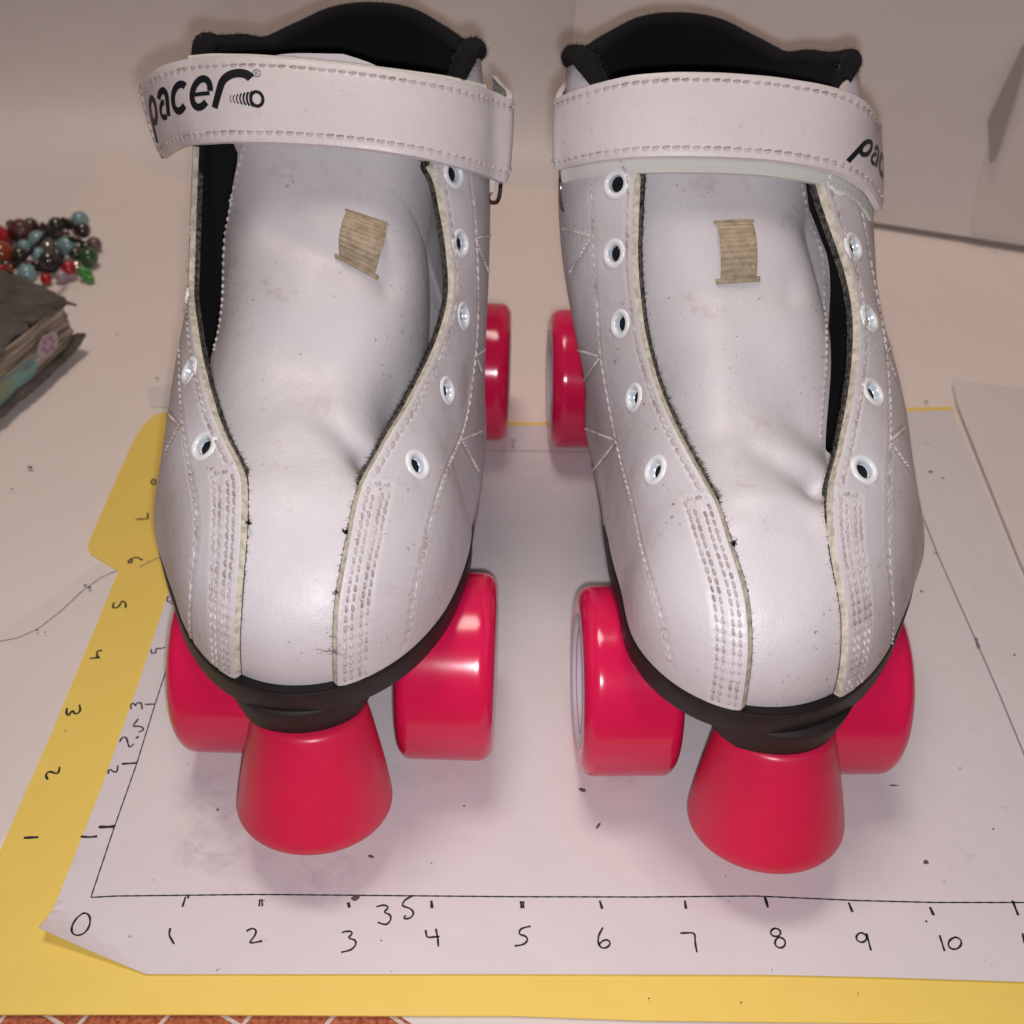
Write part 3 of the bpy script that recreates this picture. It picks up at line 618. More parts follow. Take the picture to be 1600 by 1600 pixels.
left = dict(label='white roller skate whose strap shows the whole printed logo and ends in a free tip', cx=-2.35, outer=-1,
    last=Last([[0, 2.5, 4, 6, 11], [-2.47, -2.50, -2.42, -2.26, -2.2]], .80, -.02, LW, LH, 0., {-1: [[0, 1, 2, 2.6, 3.3, 4, 5, 6, 7.4, 9], [-.16, -.18, -.16, -.06, .14, .30, .40, .36, .16, 0]], 1: [[3.5, 4.5, 5.5, 6.5, 8], [0, .12, .14, .10, 0]]}, {1: [[2, 3, 4.2, 5.5, 6.5, 8, 9.5, 11], [0, -.03, -.16, -.22, -.22, -.25, -.25, -.2]]}), collar=COL,
    edge={-1: EL_L, 1: EL_R}, base={-1: (374, 735), 1: (567, 752)}, flare=(.06, .02),
    eyes={1: [(655, 725), (701, 610), (726, 494), (722, 380), (711, 271)], -1: [(316, 696), (293, 579), (288, 472)]},
    deco={1: [[(735, 279), (741, 329), (745, 400), (747, 472), (744, 545), (731, 646), (718, 690), (702, 719), (684, 770), (671, 817), (662, 860), (653, 896), (645, 941), (638, 990), (630, 1012)],
              [(742, 556), (757, 546)], [(745, 562), (752, 581)], [(718, 688), (752, 674)], [(722, 690), (747, 737)], [(743, 372), (771, 366)], [(744, 380), (763, 426)]],
          -1: [[(280, 527), (281.6, 617), (285, 661), (294, 726), (305, 780), (309, 828), (305, 860), (300, 900), (297, 952), (297, 986), (301, 1003)], [(280, 666), (262, 645)], [(280, 666), (258, 708)]]},
    pdent={1: [((735, 610), .03, .3)], -1: [((350, 900), .02, .3)]},
    tongue_edge=[(372, 222), (361, 271), (355, 318), (349, 368), (344, 426), (340, 460), (335, 509), (331, 552), (330, 575)], tongue_top=6.90, ttshift=-.34,
    tdent=[((590, 712), .26, .22), ((650, 580), .16, .5), ((430, 290), .07, .35), ((470, 440), -.07, .5), ((440, 660), -.04, .4)], ridge=[((520, 640), (592, 718), .16, .21), ((400, 300), (610, 390), .10, .20)],
    loop=[(543, 329), (602, 349), (584, 433), (530, 404)],
    strap=dict(top=[(215, 134), (239, 107), (270, 95), (312, 88), (394, 86), (471, 91), (549, 99), (626, 110), (704, 123), (762, 138), (790, 148), (800, 156)],
               bottom=[(250, 249), (270, 234), (297, 225), (347, 220), (433, 221), (510, 225), (588, 233), (665, 246), (743, 267), (789, 284), (793, 287)],
               ytop=[[0, .05, .1, .2, .35, .5, .7, .9, 1], [7.5, 7.1, 6.9, 6.7, 6.6, 6.6, 6.75, 7.05, 7.3]], ybot=[[0, .05, .1, .2, .35, .5, .7, .9, 1], [6.95, 6.5, 6.25, 6.05, 5.93, 5.93, 6.05, 6.4, 6.65]],
               post=[np.array([.03, .12, 0.]), np.array([-.02, .18, 0.]), np.array([-.1, .3, -.02]), np.array([-.1, .4, -.02])], tip='start', logo=(.16, .40, 1.22), inner=(.18, .80, .085, .10), ring=((772, 284), 7.15, 1)),
    tufts=[((390, 818), 12, .035, M['felt'], 'loose_thread'), ((540, 832), 12, .035, M['felt'], 'loose_thread'), ((519, 1018), 9, .13, new_mat('grey_thread', (.25, .21, .24), .9)[0], 'loose_thread'), ((525, 926), 4, .03, M['fuzz'], 'loose_thread')],
    stop=(-2.44, .88, .52), front=(-2.26, 2.68, 1.21), rear=(-2.06, 9.72, 1.21), head=(.028, 1, 0), track=3.98)
ER_L = [(990.5, 271), (989, 310), (987, 368), (987, 400), (989, 430), (992, 460), (998, 512), (1012, 568), (1028, 616), (1048, 660), (1072, 704), (1096, 748), (1113, 775), (1121, 792), (1132, 832), (1148, 880), (1156, 905), (1164, 937.5), (1168, 976), (1169, 1023), (1164, 1069), (1158, 1108)]
ER_R = [(1284, 268), (1290, 296), (1308, 349), (1322, 390), (1330, 412), (1341, 460), (1345, 500), (1343, 560), (1334, 624), (1324, 672), (1316, 712), (1306, 744), (1302, 772), (1303, 812), (1306, 848), (1311, 880), (1319, 918), (1326, 961), (1327, 1007), (1323, 1054), (1313, 1092), (1308, 1106)]
right = dict(label='white roller skate whose strap shows only the first two logo letters, right of the pair', cx=2.8, outer=1,
    last=Last([[0, 1.5, 2.5, 4, 5, 6, 8, 11], [2.62, 2.78, 2.90, 2.82, 2.62, 2.46, 2.42, 2.5]], .56, -.02, [LW[0], [1.84, 1.86, 1.90, 1.86, 1.72, 1.55, 1.5]], LH, -.22, {1: [[0, 1, 2, 2.6, 3.3, 4, 5, 6, 7.4, 9], [-.10, -.12, -.12, -.06, .15, .30, .44, .46, .16, 0]], -1: [[3.5, 4.5, 5.5, 6.5, 8], [0, .06, .08, .08, 0]]}, {-1: [[0, 1.5, 2.5, 3.5, 4.5, 5.5, 6.5, 8, 9.5, 11], [0, -.05, -.16, -.22, -.38, -.52, -.56, -.55, -.5, -.3]]}), collar=COL,
    edge={-1: ER_L, 1: ER_R}, base={-1: (1113, 775), 1: (1302, 770)}, flare=(.10, .02),
    eyes={-1: [(1021, 734), (988, 621), (967, 506), (957.6, 396), (961, 287)], 1: [(1353, 733), (1367, 612), (1361, 497), (1336, 385), (1312, 283)]},
    deco={-1: [[(924, 285), (926, 330), (928, 400), (932, 460), (936, 510), (938, 558), (948, 610), (955, 650), (963, 689), (975, 740), (990, 790), (1000, 850), (1015, 900), (1026, 940), (1038, 980), (1045, 1020), (1051, 1046)],
               [(879, 357), (924, 369)], [(923, 373), (890, 428)], [(898, 545), (937, 557)], [(937, 561), (911, 597)], [(916, 670), (962, 688)], [(962, 692), (928, 736)]],
          1: [[(1335, 285), (1350, 350), (1365, 440), (1377, 500), (1386, 560), (1391, 640), (1391, 690), (1388, 760), (1388, 830), (1391, 900), (1396, 950), (1394, 1000), (1388, 1040)],
              [(1385, 550), (1394, 540)], [(1385, 556), (1399, 590)], [(1391, 688), (1413, 668)], [(1391, 692), (1420, 732)]]},
    pdent={}, tongue_edge=[(1268, 268), (1285, 330), (1298, 400), (1304, 450), (1307, 500), (1309, 560), (1309, 640), (1307, 690)], tongue_top=6.74,
    tdent=[((1292, 750), .14, .24), ((1275, 600), .16, .5), ((1130, 530), -.07, .5), ((1200, 775), -.03, .25)], ridge=[((1185, 690), (1288, 756), .14, .21), ((1050, 395), (1250, 405), .08, .22), ((1060, 800), (1260, 815), .04, .2), ((1080, 660), (1150, 640), .04, .3)],
    loop=[(1118, 347), (1174, 345), (1181, 438), (1125, 442)],
    strap=dict(top=[(866.5, 154), (880, 146), (897.5, 139.5), (936, 128), (987, 116), (1053, 111), (1130, 112), (1208, 118), (1285, 130), (1332, 143), (1363, 163), (1377, 190)],
               bottom=[(864.6, 266), (880, 262), (897.5, 258), (936, 250), (987, 244), (1053, 242), (1130, 243.5), (1208, 248), (1285, 260), (1324, 271), (1363, 295), (1381, 330)],
               ytop=[[0, .1, .3, .5, .7, .9, 1], [7.0, 6.7, 6.4, 6.35, 6.45, 6.9, 7.5]], ybot=[[0, .1, .3, .5, .7, .9, 1], [6.4, 6.1, 5.75, 5.7, 5.8, 6.3, 6.9]],
               pre=[np.array([.0, .12, 0.]), np.array([.06, .25, 0.]), np.array([.1, .4, -.02])], post=[np.array([.02, .25, -.02]), np.array([-.08, .4, -.05]), np.array([-.15, .5, -.06])], logo=(4.97, .36, 1.1), inner=(.08, .93, -.15, .10), ring=((888, 295), 6.55, -1)),
    tufts=[((1147, 850), 14, .04, M['felt'], 'loose_thread')],
    stop=(2.99, .68, .52), front=(2.77, 2.44, 1.21), rear=(2.62, 9.52, 1.21), head=(-.02, 1, 0), track=4.0)
make_skate(left); make_skate(right)

# ------------------------------------------------------------------ the table and the papers
def sheet(name, pts, z, mat, th=.006, parent=None, lift=None, step=.25):
    """flat sheet cut to a polygon of world points; lift(x, y) raises it"""
    P = np.asarray(pts, float)[:, :2]; P = np.vstack([P, P[:1]]); Q = [];
    import bmesh
    bm = bmesh.new(); vs = [bm.verts.new((p[0], p[1], 0)) for p in P[:-1]]; bm.faces.new(vs)
    lo, hi = P.min(0), P.max(0)
    if lift:
        for ax in (0, 1):
            for c in np.arange(lo[ax]+step, hi[ax], step):
                n = [0, 0, 0]; n[ax] = 1; co = [0, 0, 0]; co[ax] = c
                bmesh.ops.bisect_plane(bm, geom=bm.verts[:]+bm.edges[:]+bm.faces[:], plane_co=co, plane_no=n)
    bm.verts.ensure_lookup_table(); bm.faces.ensure_lookup_table(); bm.normal_update()
    bm.verts.index_update(); V = np.array([v.co[:] for v in bm.verts]); F = [[v.index for v in f.verts] for f in bm.faces]; up = bm.faces[0].normal.z > 0
    be = [(e.verts[0].index, e.verts[1].index) for e in bm.edges if len(e.link_faces) == 1]; bm.free()
    if not up: F = [f[::-1] for f in F]
    V[:, 2] = z
    if lift: V = lift(V)
    n = len(V); V2 = V.copy(); V2[:, 2] -= th
    FF = F+[[i+n for i in f[::-1]] for f in F]+[(a, b_, b_+n, a+n) for a, b_ in be]
    o = obj(name, np.vstack([V, V2]), FF, mat, parent, smooth=False, origin=tuple(V.mean(0)) if parent is None else (0, 0, 0)); return o
TZ = -.11
pts = lambda px, z=0.: atz(px, z)
cl = sheet('tablecloth', [(-34, -14), (34, -14), (34, 34), (-34, 34)], TZ, M['cloth'], .2); cl['kind'] = 'structure'
lines = MB()
for seg in ([(0, 1596), (14, 1578)], [(55, 1575), (100, 1604)], [(118, 1606), (142, 1580)], [(246, 1606), (268, 1580)], [(332, 1576), (380, 1606)], [(376, 1606), (398, 1578)], [(505, 1606), (530, 1578)], [(598, 1578), (640, 1608)]):
    a, b_ = atz(seg, TZ+.004)[:, :2]; d = (b_-a)/np.linalg.norm(b_-a); a = a-d*1.6; b_ = b_+d*1.6; n = np.array([-d[1], d[0]])*.022; q = [np.r_[v, TZ+.005] for v in (a-n, b_-n, b_+n, a+n)]; lines.add(q, [(0, 1, 2, 3)])
lines.build('woven_lines', M['clothline'], cl, smooth=False)
base = sheet('base_paper', np.vstack([pts([(-900, 1540), (610, 1540), (628, 1584), (662, 1606), (700, 1680), (2500, 1680)])[:, :2], [(30, 33), (-30, 33)]]), -.085, M['paper2'], .012); base['kind'] = 'structure'
# far floor sheet whose corner shows at the left, lying on the base
fs = sheet('floor_paper', np.vstack([pts([(40, 440), (100, 335), (170, 226), (232, 262), (300, 286)])[:, :2], [(-1, 20.9), (9.0, 18.75), (14, 17), (14, -.9), (-13, -.9), (-13, 12)]]), -.068, paper('floor_white_paper', (.86, .77, .72), .05), .01)
tag(fs, 'large white sheet lying under everything, its far corner pointing at the backdrop', 'paper sheet')
# backdrop: one sheet curving up on the left, two boards on the right
prof = [(11., -.078), (18.5, -.076), (20.8, -.073), (21.5, .02), (22.1, .35), (22.6, 1.1), (22.9, 2.3), (23.05, 4), (23.1, 9), (23.2, 15)]
pf = smooth_path(prof, 110, 5); xs = np.linspace(-26, 2.2, 70)
G = np.array([[(x, y+1.7*min(1, max(0, (-5-x)/3))+.015*(x+10)*math.sin(x*.4)*min(1, max(z, 0)), max(z, -.075)) for y, z in pf] for x in xs]); mb = MB(); mb.grid(G, flip=True); G2 = G+np.array([0, .06, -.02]); mb.grid(G2); mb.grid(np.stack([G[-1], G2[-1]], 1)); mb.grid(np.stack([G[:, -1], G2[:, -1]], 1))
o = mb.build('curved_backdrop', M['board'], origin=(-10, 22, 0)); tag(o, 'grey white backdrop sheet curving up from the floor behind the left skate', 'backdrop')
p0 = np.array([.55, 21.35, .0]); p1 = np.array([13.4, 16.95, .0]); dB = (p1-p0)/np.linalg.norm(p1-p0); nB = np.array([dB[1], -dB[0], 0.]); lean = np.array([-nB[0]*.05, -nB[1]*.05, 1.])
def board(name, a, b_, z0, z1, fwd, mat, label, bend=0.):
    us = np.linspace(a, b_, 40); vs = np.linspace(z0, z1, 30); mb = MB()
    G = np.array([[p0+dB*u+lean*v+nB*(fwd+bend*math.sin((u-a)/(b_-a)*math.pi)) for v in vs] for u in us]); G2 = G-nB*.14; mb.grid(G, flip=False); mb.grid(G2, flip=True)
    for A_, B_ in ((G[:, 0], G2[:, 0]), (G[:, -1], G2[:, -1]), (G[0], G2[0]), (G[-1], G2[-1])): mb.grid(np.stack([A_, B_], 1))
    o = mb.build(name, mat, origin=tuple(p0+dB*(a+b_)/2)); tag(o, label, 'board'); return o
board('foam_board', .9, 22, .10, 15, 0, M['board'], 'large white board standing behind the right skate with a dark gap under it', .12)
def onboard(px, fwd):
    q = rays(px); n = np.cross(dB, lean); n /= np.linalg.norm(n); o_ = p0+nB*fwd; return CAM+q*(((o_-CAM)@n)/(q@n))[:, None]
def flap(name, px, fwd, mat, label, cat, th=.03):
    P = onboard(px, fwd); n = len(P); mb = MB(); mb.add(np.vstack([P, P-nB*th]), [tuple(range(n)), tuple(range(n, 2*n))[::-1]]+[(i, (i+1) % n, (i+1) % n+n, i+n) for i in range(n)]); o = mb.build(name, mat, smooth=False, origin=tuple(P.mean(0))); tag(o, label, cat); return o
flap('card_panel', [(1516, 352), (1536, 262), (1606, 60), (1700, -120), (1900, -120), (1900, 440), (1640, 384)], .22, paper('panel_white', (.80, .73, .70)), 'pale card leaning on the white board at the right edge', 'card', .08)
flap('tape_strip', [(1546, 256), (1543, 188), (1556, 160), (1597, 72), (1606, 60), (1606, 88), (1588, 150), (1556, 250)], .31, new_mat('grey_tape', (.40, .37, .36), .35, .5)[0], 'torn grey tape strip on the edge of the leaning card', 'tape', .015)


# folder, papers
F_ = [(-70, 1460), (0, 1322), (80, 1140), (150, 972), (184, 889), (140, 862), (136, 850), (140, 838), (205, 690), (222, 662), (240, 645), (262, 640), (420, 645), (830, 657), (1200, 640), (1489, 632), (1560, 878), (1760, 1380), (1900, 1612), (1600, 1598), (1400, 1596), (1000, 1591), (800, 1584), (600, 1584), (300, 1582), (0, 1582), (-120, 1582)]
fo = sheet('folder', pts(F_), -.045, M['yellow'], .02); tag(fo, 'yellow card folder with handwritten numbers lying under the white drawing paper', 'folder')
PP = [(66, 1462), (81, 1425), (160, 1225), (215, 1070), (272, 897), (300, 830), (348, 668), (830, 664), (1200, 648), (1488, 640), (1588, 880), (1790, 1380), (1850, 1540), (1600, 1533), (1380, 1526), (1200, 1522), (800, 1521), (600, 1521), (228, 1521)]
cw = atz([(50, 1452)], 0)[0]
def curl(V):
    a = atz([(81, 1400)], 0)[0]; b_ = atz([(250, 1530)], 0)[0]; d = (b_-a)[:2]; n = np.array([-d[1], d[0]]); n /= np.linalg.norm(n); n = n if (cw-a)[:2]@n > 0 else -n
    s_ = np.clip((V[:, :2]-a[:2])@n, 0, None); V[:, 2] += .8*s_**1.6; 
    r = np.clip((V[:, 0]-8.3)/2.0, 0, 1); V[:, 2] += .10*r**2*np.clip((V[:, 1]-3)/5, 0, 1); return V
pp = sheet('drawing_paper', pts(PP), -.012, M['paper'], .008, lift=curl, step=.14); tag(pp, 'white paper under both skates with an inked box and a numbered ruler line', 'paper sheet')
ls = sheet('loose_paper', np.vstack([pts([(-60, 1012), (0, 985), (166, 866), (210, 880), (190, 980), (60, 1200), (-60, 1420), (-200, 1420), (-200, 1100)])]), -.0665+.004, paper('thin_paper', (.80, .735, .70), .2), .004); tag(ls, 'thin loose white sheet with a pencil curve tucked under the yellow folder', 'paper sheet')
def rise(V): a = atz([(1500, 600)], 0)[0]; b_ = atz([(1600, 850)], 0)[0]; d = (b_-a)[:2]; n = np.array([d[1], -d[0]]); n /= np.linalg.norm(n); s_ = np.clip((V[:, :2]-a[:2])@n, 0, 3); V[:, 2] += .06*np.exp(-s_/1.3)*np.clip((V[:, 1]-1)/7, .3, 1); return V
rs = sheet('side_paper', pts([(1486, 598), (1560, 607), (1750, 630), (1850, 1300), (1752, 1215), (1592, 878), (1540, 750), (1494, 634)]), .012, paper('side_white', (.76, .70, .67)), .008, lift=rise, step=.3); tag(rs, 'white sheet with a lifted edge lying at the right of the yellow folder', 'paper sheet')
tp = sheet('clear_tape', pts([(229, 603), (262, 597), (300, 598), (300, 634), (234, 632)]), -.053, M['tape'], .004); tag(tp, 'short piece of clear tape stuck on the floor paper above the folder tab', 'tape')

def strokes(px_lists, w_, z, parent, mat, name, sub=.04, lift=None):
    mb = MB()
    for P in px_lists:
        wv_ = w_
        if isinstance(P, tuple) and isinstance(P[0], (int, float)): wv_, P = P
        Q = resample(atz(P, z), sub)[:, :2]
        if len(Q) < 2: continue
        if len(P) > 3:
            for _ in range(1): Q[1:-1] = .25*Q[:-2]+.5*Q[1:-1]+.25*Q[2:]
        T = np.gradient(Q, axis=0); T /= np.linalg.norm(T, axis=1)[:, None]+1e-9; n = np.stack([-T[:, 1], T[:, 0]], 1); h = wv_/2*(1+.18*np.sin(np.arange(len(Q))*1.7+len(Q)))[:, None]
        E = [np.c_[Q-n*h, np.full(len(Q), z)], np.c_[Q+n*h, np.full(len(Q), z)]]
        if lift: E = [lift(e) for e in E]
        mb.grid(np.stack(E, 1), flip=True)
    return mb.build(name, mat, parent, smooth=False)
def marks(lists, w_, z, parent, mat, name):
    for P in lists: strokes([P], w_, z, parent, mat, name)
def loop_(cx, cy, rx, ry, sk=0., a0=-100, a1=265): t = np.radians(np.linspace(a0, a1, 18)); return [(cx+rx*math.cos(x)-sk*ry*math.sin(x), cy+ry*math.sin(x)) for x in t]
ink = [(.018, [(143, 1402), (180, 1400), (400, 1397.5), (800, 1401), (1000, 1401.5), (1180, 1400), (1340, 1407), (1460, 1410), (1600, 1410), (1700, 1412)]), (.016, [(142, 1402), (178, 1294), (214, 1192), (242, 1101), (262, 1040), (276, 985)]),
       loop_(127, 1446, 13, 20, .3), [(266, 1450), (264, 1461), (272, 1475)], [(290, 1401), (285, 1417)], [(294, 1400), (294, 1404)], [(385, 1455), (394, 1449), (402, 1453), (398, 1463), (388, 1474), (397, 1473), (410, 1470)],
       [(406, 1405), (405, 1416)], [(409, 1405), (410, 1416)], [(534, 1457), (545, 1454), (553, 1457), (542, 1466), (555, 1468), (558, 1474), (550, 1484), (533, 1488)], (.04, [(544, 1410), (546, 1418)]),
       [(588, 1417), (600, 1413), (609, 1417), (598, 1426), (610, 1428), (612, 1436), (604, 1446), (590, 1441)], [(646, 1399), (632, 1406), (627, 1416), (640, 1418), (648, 1426), (642, 1435), (628, 1436), (634, 1430)],
       (.035, [(674, 1407), (675, 1419)]), [(665, 1453), (667, 1465), (687, 1463)], [(681, 1451), (684, 1466), (685, 1479)], (.035, [(814, 1408), (815, 1419)]), [(818, 1408), (818, 1419)],
       [(829, 1447), (812, 1451), (810, 1461), (821, 1461), (826, 1468), (819, 1476), (804, 1478)], (.03, [(937, 1407), (941, 1420)]), [(942, 1449), (935, 1462), (934, 1475), (941, 1483), (952, 1479), (955, 1472), (949, 1467), (940, 1470), (936, 1476)],
       (.03, [(1070, 1407), (1072, 1420)]), [(1063, 1458), (1086, 1457), (1086, 1472), (1089, 1488)], (.035, [(1195, 1401), (1200, 1418)]), loop_(1212, 1457, 9, 7), loop_(1219, 1473, 9, 9),
       (.03, [(1326, 1410), (1332, 1425)]), loop_(1346, 1465, 9, 8), [(1354, 1458), (1357, 1470), (1361, 1485)], (.035, [(1453, 1417), (1459, 1430)]), [(1447, 1438), (1448, 1441)], [(1468, 1461), (1476, 1486)], loop_(1492, 1474, 11, 10, .2), (.03, [(1582, 1407), (1591, 1430)]), [(1598, 1458), (1600, 1472), (1604, 1480)],
       (.04, [(154, 1292), (168, 1292), (179, 1291)]), (.03, [(126, 1307), (140, 1308), (152, 1306.5)]), (.03, [(190, 1193.5), (214, 1192)]), [(226, 1100.5), (243, 1100)], [(170, 1209), (167, 1204), (172, 1201), (178, 1207), (183, 1207), (184, 1196)],
       [(205, 1108), (204, 1099), (210, 1098), (212, 1105), (212, 1098), (221, 1097), (222, 1108)], [(187, 1159), (190, 1152), (197, 1150), (199, 1158), (202, 1169), (209, 1162)], (.045, [(213.5, 1151), (215.5, 1153)]), [(216, 1123), (206, 1136), (214, 1134), (221, 1135), (226, 1139), (222, 1143), (216, 1144)],
       [(236, 1020), (244, 1021), (243, 1012), (250, 1014), (258, 1011)], [(236, 1014), (237, 1021)], [(263, 931), (260, 938), (264, 942), (269, 938), (271, 933), (275, 937), (272, 942), (265, 944)]]
strokes(ink, .024, -.0075, pp, M['ink'], 'ruler_drawing', lift=curl)
# far side of the inked box, in world units on the paper
far = MB()
def wline(a, b_, w_, z=-.0072, wob=.0):
    a, b_ = np.array(a, float), np.array(b_, float); n_ = 60; Q = a+(b_-a)*np.linspace(0, 1, n_)[:, None]; d = (b_-a)/np.linalg.norm(b_-a); n = np.array([-d[1], d[0]]); Q = Q+n*(wob*np.sin(np.linspace(0, 7, n_)))[:, None]
    V = np.c_[Q, np.full(n_, -.012)]; V = curl(V); V[:, 2] += .006; far.grid(np.stack([V-np.r_[n, 0]*w_/2, V+np.r_[n, 0]*w_/2], 1), flip=True)
e3 = [v[:2] for v in atz([(276, 985), (760, 703), (850, 704), (1444, 812), (1467, 870), (1525, 1000), (1560, 1080), (1600, 1177), (1650, 1300)], 0)]
wline((-4.95, 4.2), (-4.9, 8.98), .015); wline((-4.9, 8.99), (6.9, 8.97), .014)
for a, b_ in ((e3[3], e3[4]), (e3[4], e3[5]), (e3[5], e3[6]), (e3[6], e3[7]), (e3[7], e3[8])): wline(a, b_, .02)
wline((6.9, 8.97), e3[3], .016)
far.build('inked_box', M['pencil'], pp, smooth=False)
marks([[(796, 688), (803, 686), (805, 690), (798, 694), (805, 698), (799, 700)], [(1459, 862), (1467, 868)], (.05, [(1524, 996), (1530, 1014)])], .02, -.0068, pp, M['pencil'], 'pencil_mark')
marks([(.035, [(37, 1309), (60, 1308)]), [(75, 1218), (71, 1213), (73, 1206), (80, 1205), (88, 1210), (92, 1208), (93, 1198)], [(105, 1106), (103, 1113), (107, 1120), (110, 1113), (114, 1108), (115, 1115), (122, 1116), (126, 1110), (124, 1101)], [(160, 1016), (151, 1017), (152, 1028), (159, 1027), (140, 1028.5)],
         [(179, 941), (175, 947), (179, 951), (187, 947), (190, 938), (197, 942), (196, 950)], [(223, 875), (213, 870), (202, 874), (199, 880), (205, 880), (207, 876), (205, 873)], [(212, 811), (231, 811), (231, 801)], loop_(240, 753, 3.5, 5)], .03, -.0405, fo, M['ink'], 'handwritten_digit')
marks([[(218, 886), (236, 876), (262, 866)]], .018, -.040, fo, M['pencil'], 'pencil_mark')
marks([[(-20, 1004), (0, 1002), (30, 996), (60, 982), (95, 955), (130, 922), (160, 901), (186, 890)], (.05, [(131, 915), (136, 914)])], .018, -.058, ls, M['pencil'], 'pencil_curve')

# crumbs and dirt lying about: nobody would count them
cr = MB()
def crumb(px, sx, sy, ang, z=-.005):
    c = atz([px], z)[0]; k = 7; a = np.arange(k)*2*math.pi/k; r = RNG.uniform(.7, 1.2, k); V = [c+np.array([(math.cos(x)*sx*q)*math.cos(ang)-(math.sin(x)*sy*q)*math.sin(ang), (math.cos(x)*sx*q)*math.sin(ang)+(math.sin(x)*sy*q)*math.cos(ang), 0]) for x, q in zip(a, r)]
    cr.add(V+[c+np.array([0, 0, .02])], [(i, (i+1) % k, k) for i in range(k)])
for px, sx, sy, ang in [((47, 730), .07, .03, -.5), ((19, 764), .03, .015, 0), ((245, 591), .045, .02, .8), ((183, 523), .02, .02, 0), ((910, 1234), .035, .045, 1.2), ((1396, 1227), .07, .012, 0), ((935, 1290), .05, .02, 1), ((1454, 737), .06, .025, 0), ((1473, 747), .025, .02, 0), ((1440, 924), .03, .02, 0), ((1585, 1023), .022, .02, 0), ((1581, 807), .03, .02, 0), ((1568, 676), .04, .03, 0), ((1541, 686), .03, .02, 0), ((1556, 395), .02, .02, 0),
                        ((1447, 1347), .04, .03, .4), ((1552, 1295), .015, .015, 0), ((725, 1259), .02, .012, 0), ((340, 1265), .02, .02, 0), ((580, 1338), .045, .02, -.4), ((555, 1403), .06, .04, .4), ((1500, 1200), .012, .012, 0), ((750, 369), .03, .03, 0), ((1523, 692), .03, .015, 0), ((1447, 627), .05, .02, -.6), ((1014, 1560), .012, .012, 0), ((1158, 1566), .016, .01, .6), ((940, 1620), .02, .02, 0), ((58, 985), .02, .02, 0), ((140, 918), .03, .03, 0), ((70, 988), .014, .014, 0)]: crumb(px, sx, sy, ang)
for k in range(46): crumb((RNG.uniform(0, 1600), RNG.uniform(480, 1570)), RNG.uniform(.005, .013), RNG.uniform(.004, .010), RNG.uniform(0, 3))
o = cr.build('crumbs', M['crumb'], smooth=False, origin=(0, 3, 0)); tag(o, 'tiny dark crumbs and lint scattered over the papers', 'crumbs', kind='stuff')

# ------------------------------------------------------------------ worn book
M['cover'], nt, b = new_mat('worn_book_cover', (.10, .085, .07), .55, .4)
c = ramp(nt, noise(nt, 60, 8, .7), [(.35, (.055, .047, .040)), (.62, (.13, .115, .10)), (.75, (.22, .19, .165))]); nt.links.new(c, b.inputs['Base Color']); n1 = bump(nt, b, noise(nt, 260, 5), .6, .0008)
M['pages'], nt, b = new_mat('old_pages', (.50, .43, .33), .85, .2)
wv = N(nt, 'ShaderNodeTexNoise'); mp_ = N(nt, 'ShaderNodeMapping'); mp_.inputs['Scale'].default_value = (20, 20, 900); nt.links.new(coords(nt), mp_.inputs[0]); nt.links.new(mp_.outputs[0], wv.inputs['Vector']); wv.inputs['Scale'].default_value = 1.2; wv.inputs['Detail'].default_value = 5
c = ramp(nt, wv.outputs['Fac'], [(.34, (.14, .10, .075)), (.5, (.42, .35, .27)), (.66, (.66, .58, .48))]); nt.links.new(c, b.inputs['Base Color']); bump(nt, b, wv.outputs['Fac'], .8, .0012)
c0 = atz([(139, 546)], 0)[0]; u1 = atz([(0, 672)], 0)[0]-c0; u1[2] = 0; u1 /= np.linalg.norm(u1); u2 = atz([(0, 425)], 1.3)[0]-atz([(104, 462)], 1.3)[0]; u2[2] = 0; u2 /= np.linalg.norm(u2)
bk = empty('old_book', tuple(c0+u1*3+u2*2.5)); tag(bk, 'thick worn dark leather book with bulging decorated pages at the left edge', 'book')
def bookpt(a, b_, z): return c0+u1*a+u2*b_+NO*(z-.06)
def slab(name, a0, a1, b0, b1, zf, th, mat, ragf=.0, na=70, nb=40):
    aa = np.linspace(0, 1, na); bb = np.linspace(0, 1, nb); rg = [RNG.normal(0, ragf, na), RNG.normal(0, ragf, nb)]
    G = np.array([[bookpt(a0+(a1-a0)*x+(rg[1][j] if i in (0,) else 0), b0+(b1-b0)*y+(rg[0][i] if j == 0 else 0), zf(x, y)) for j, y in enumerate(bb)] for i, x in enumerate(aa)])
    rb = np.minimum(np.minimum(aa[:, None]*(a1-a0), (1-aa[:, None])*(a1-a0)), np.minimum(bb[None]*(b1-b0), (1-bb[None])*(b1-b0))); G[..., 2] -= (th*.5*np.clip(1-rb/.12, 0, 1)**2)
    G2 = G.copy(); G2[..., 2] -= th*(1-.6*np.clip(1-rb/.12, 0, 1)**2); mb = MB(); mb.grid(G, flip=False); mb.grid(G2, flip=True)
    for A_, B_ in ((G[:, 0], G2[:, 0]), (G[:, -1], G2[:, -1]), (G[0], G2[0]), (G[-1], G2[-1])): mb.grid(np.stack([A_, B_], 1))
    return mb.build(name, mat, bk)
slab('cover', 0, 7.5, 0, 5, lambda x, y: .22+.16*math.exp(-(y*5/.22)**2)+.14*math.exp(-(x*7.5/.3)**2), .17, M['cover'], .02)
slab('cover', .02, 7.4, .10, 5, lambda x, y: 1.28+.10*math.sin(x*3)+.06*math.exp(-(y*5/.5)**2)*math.sin(x*11)-.12*math.exp(-(x*7.5/.4)**2-(y*5/.6)**2)+.1*y, .11, M['cover'], .05)
aa = np.linspace(.15, 7.3, 200); zz = np.linspace(.20, 1.2, 44)
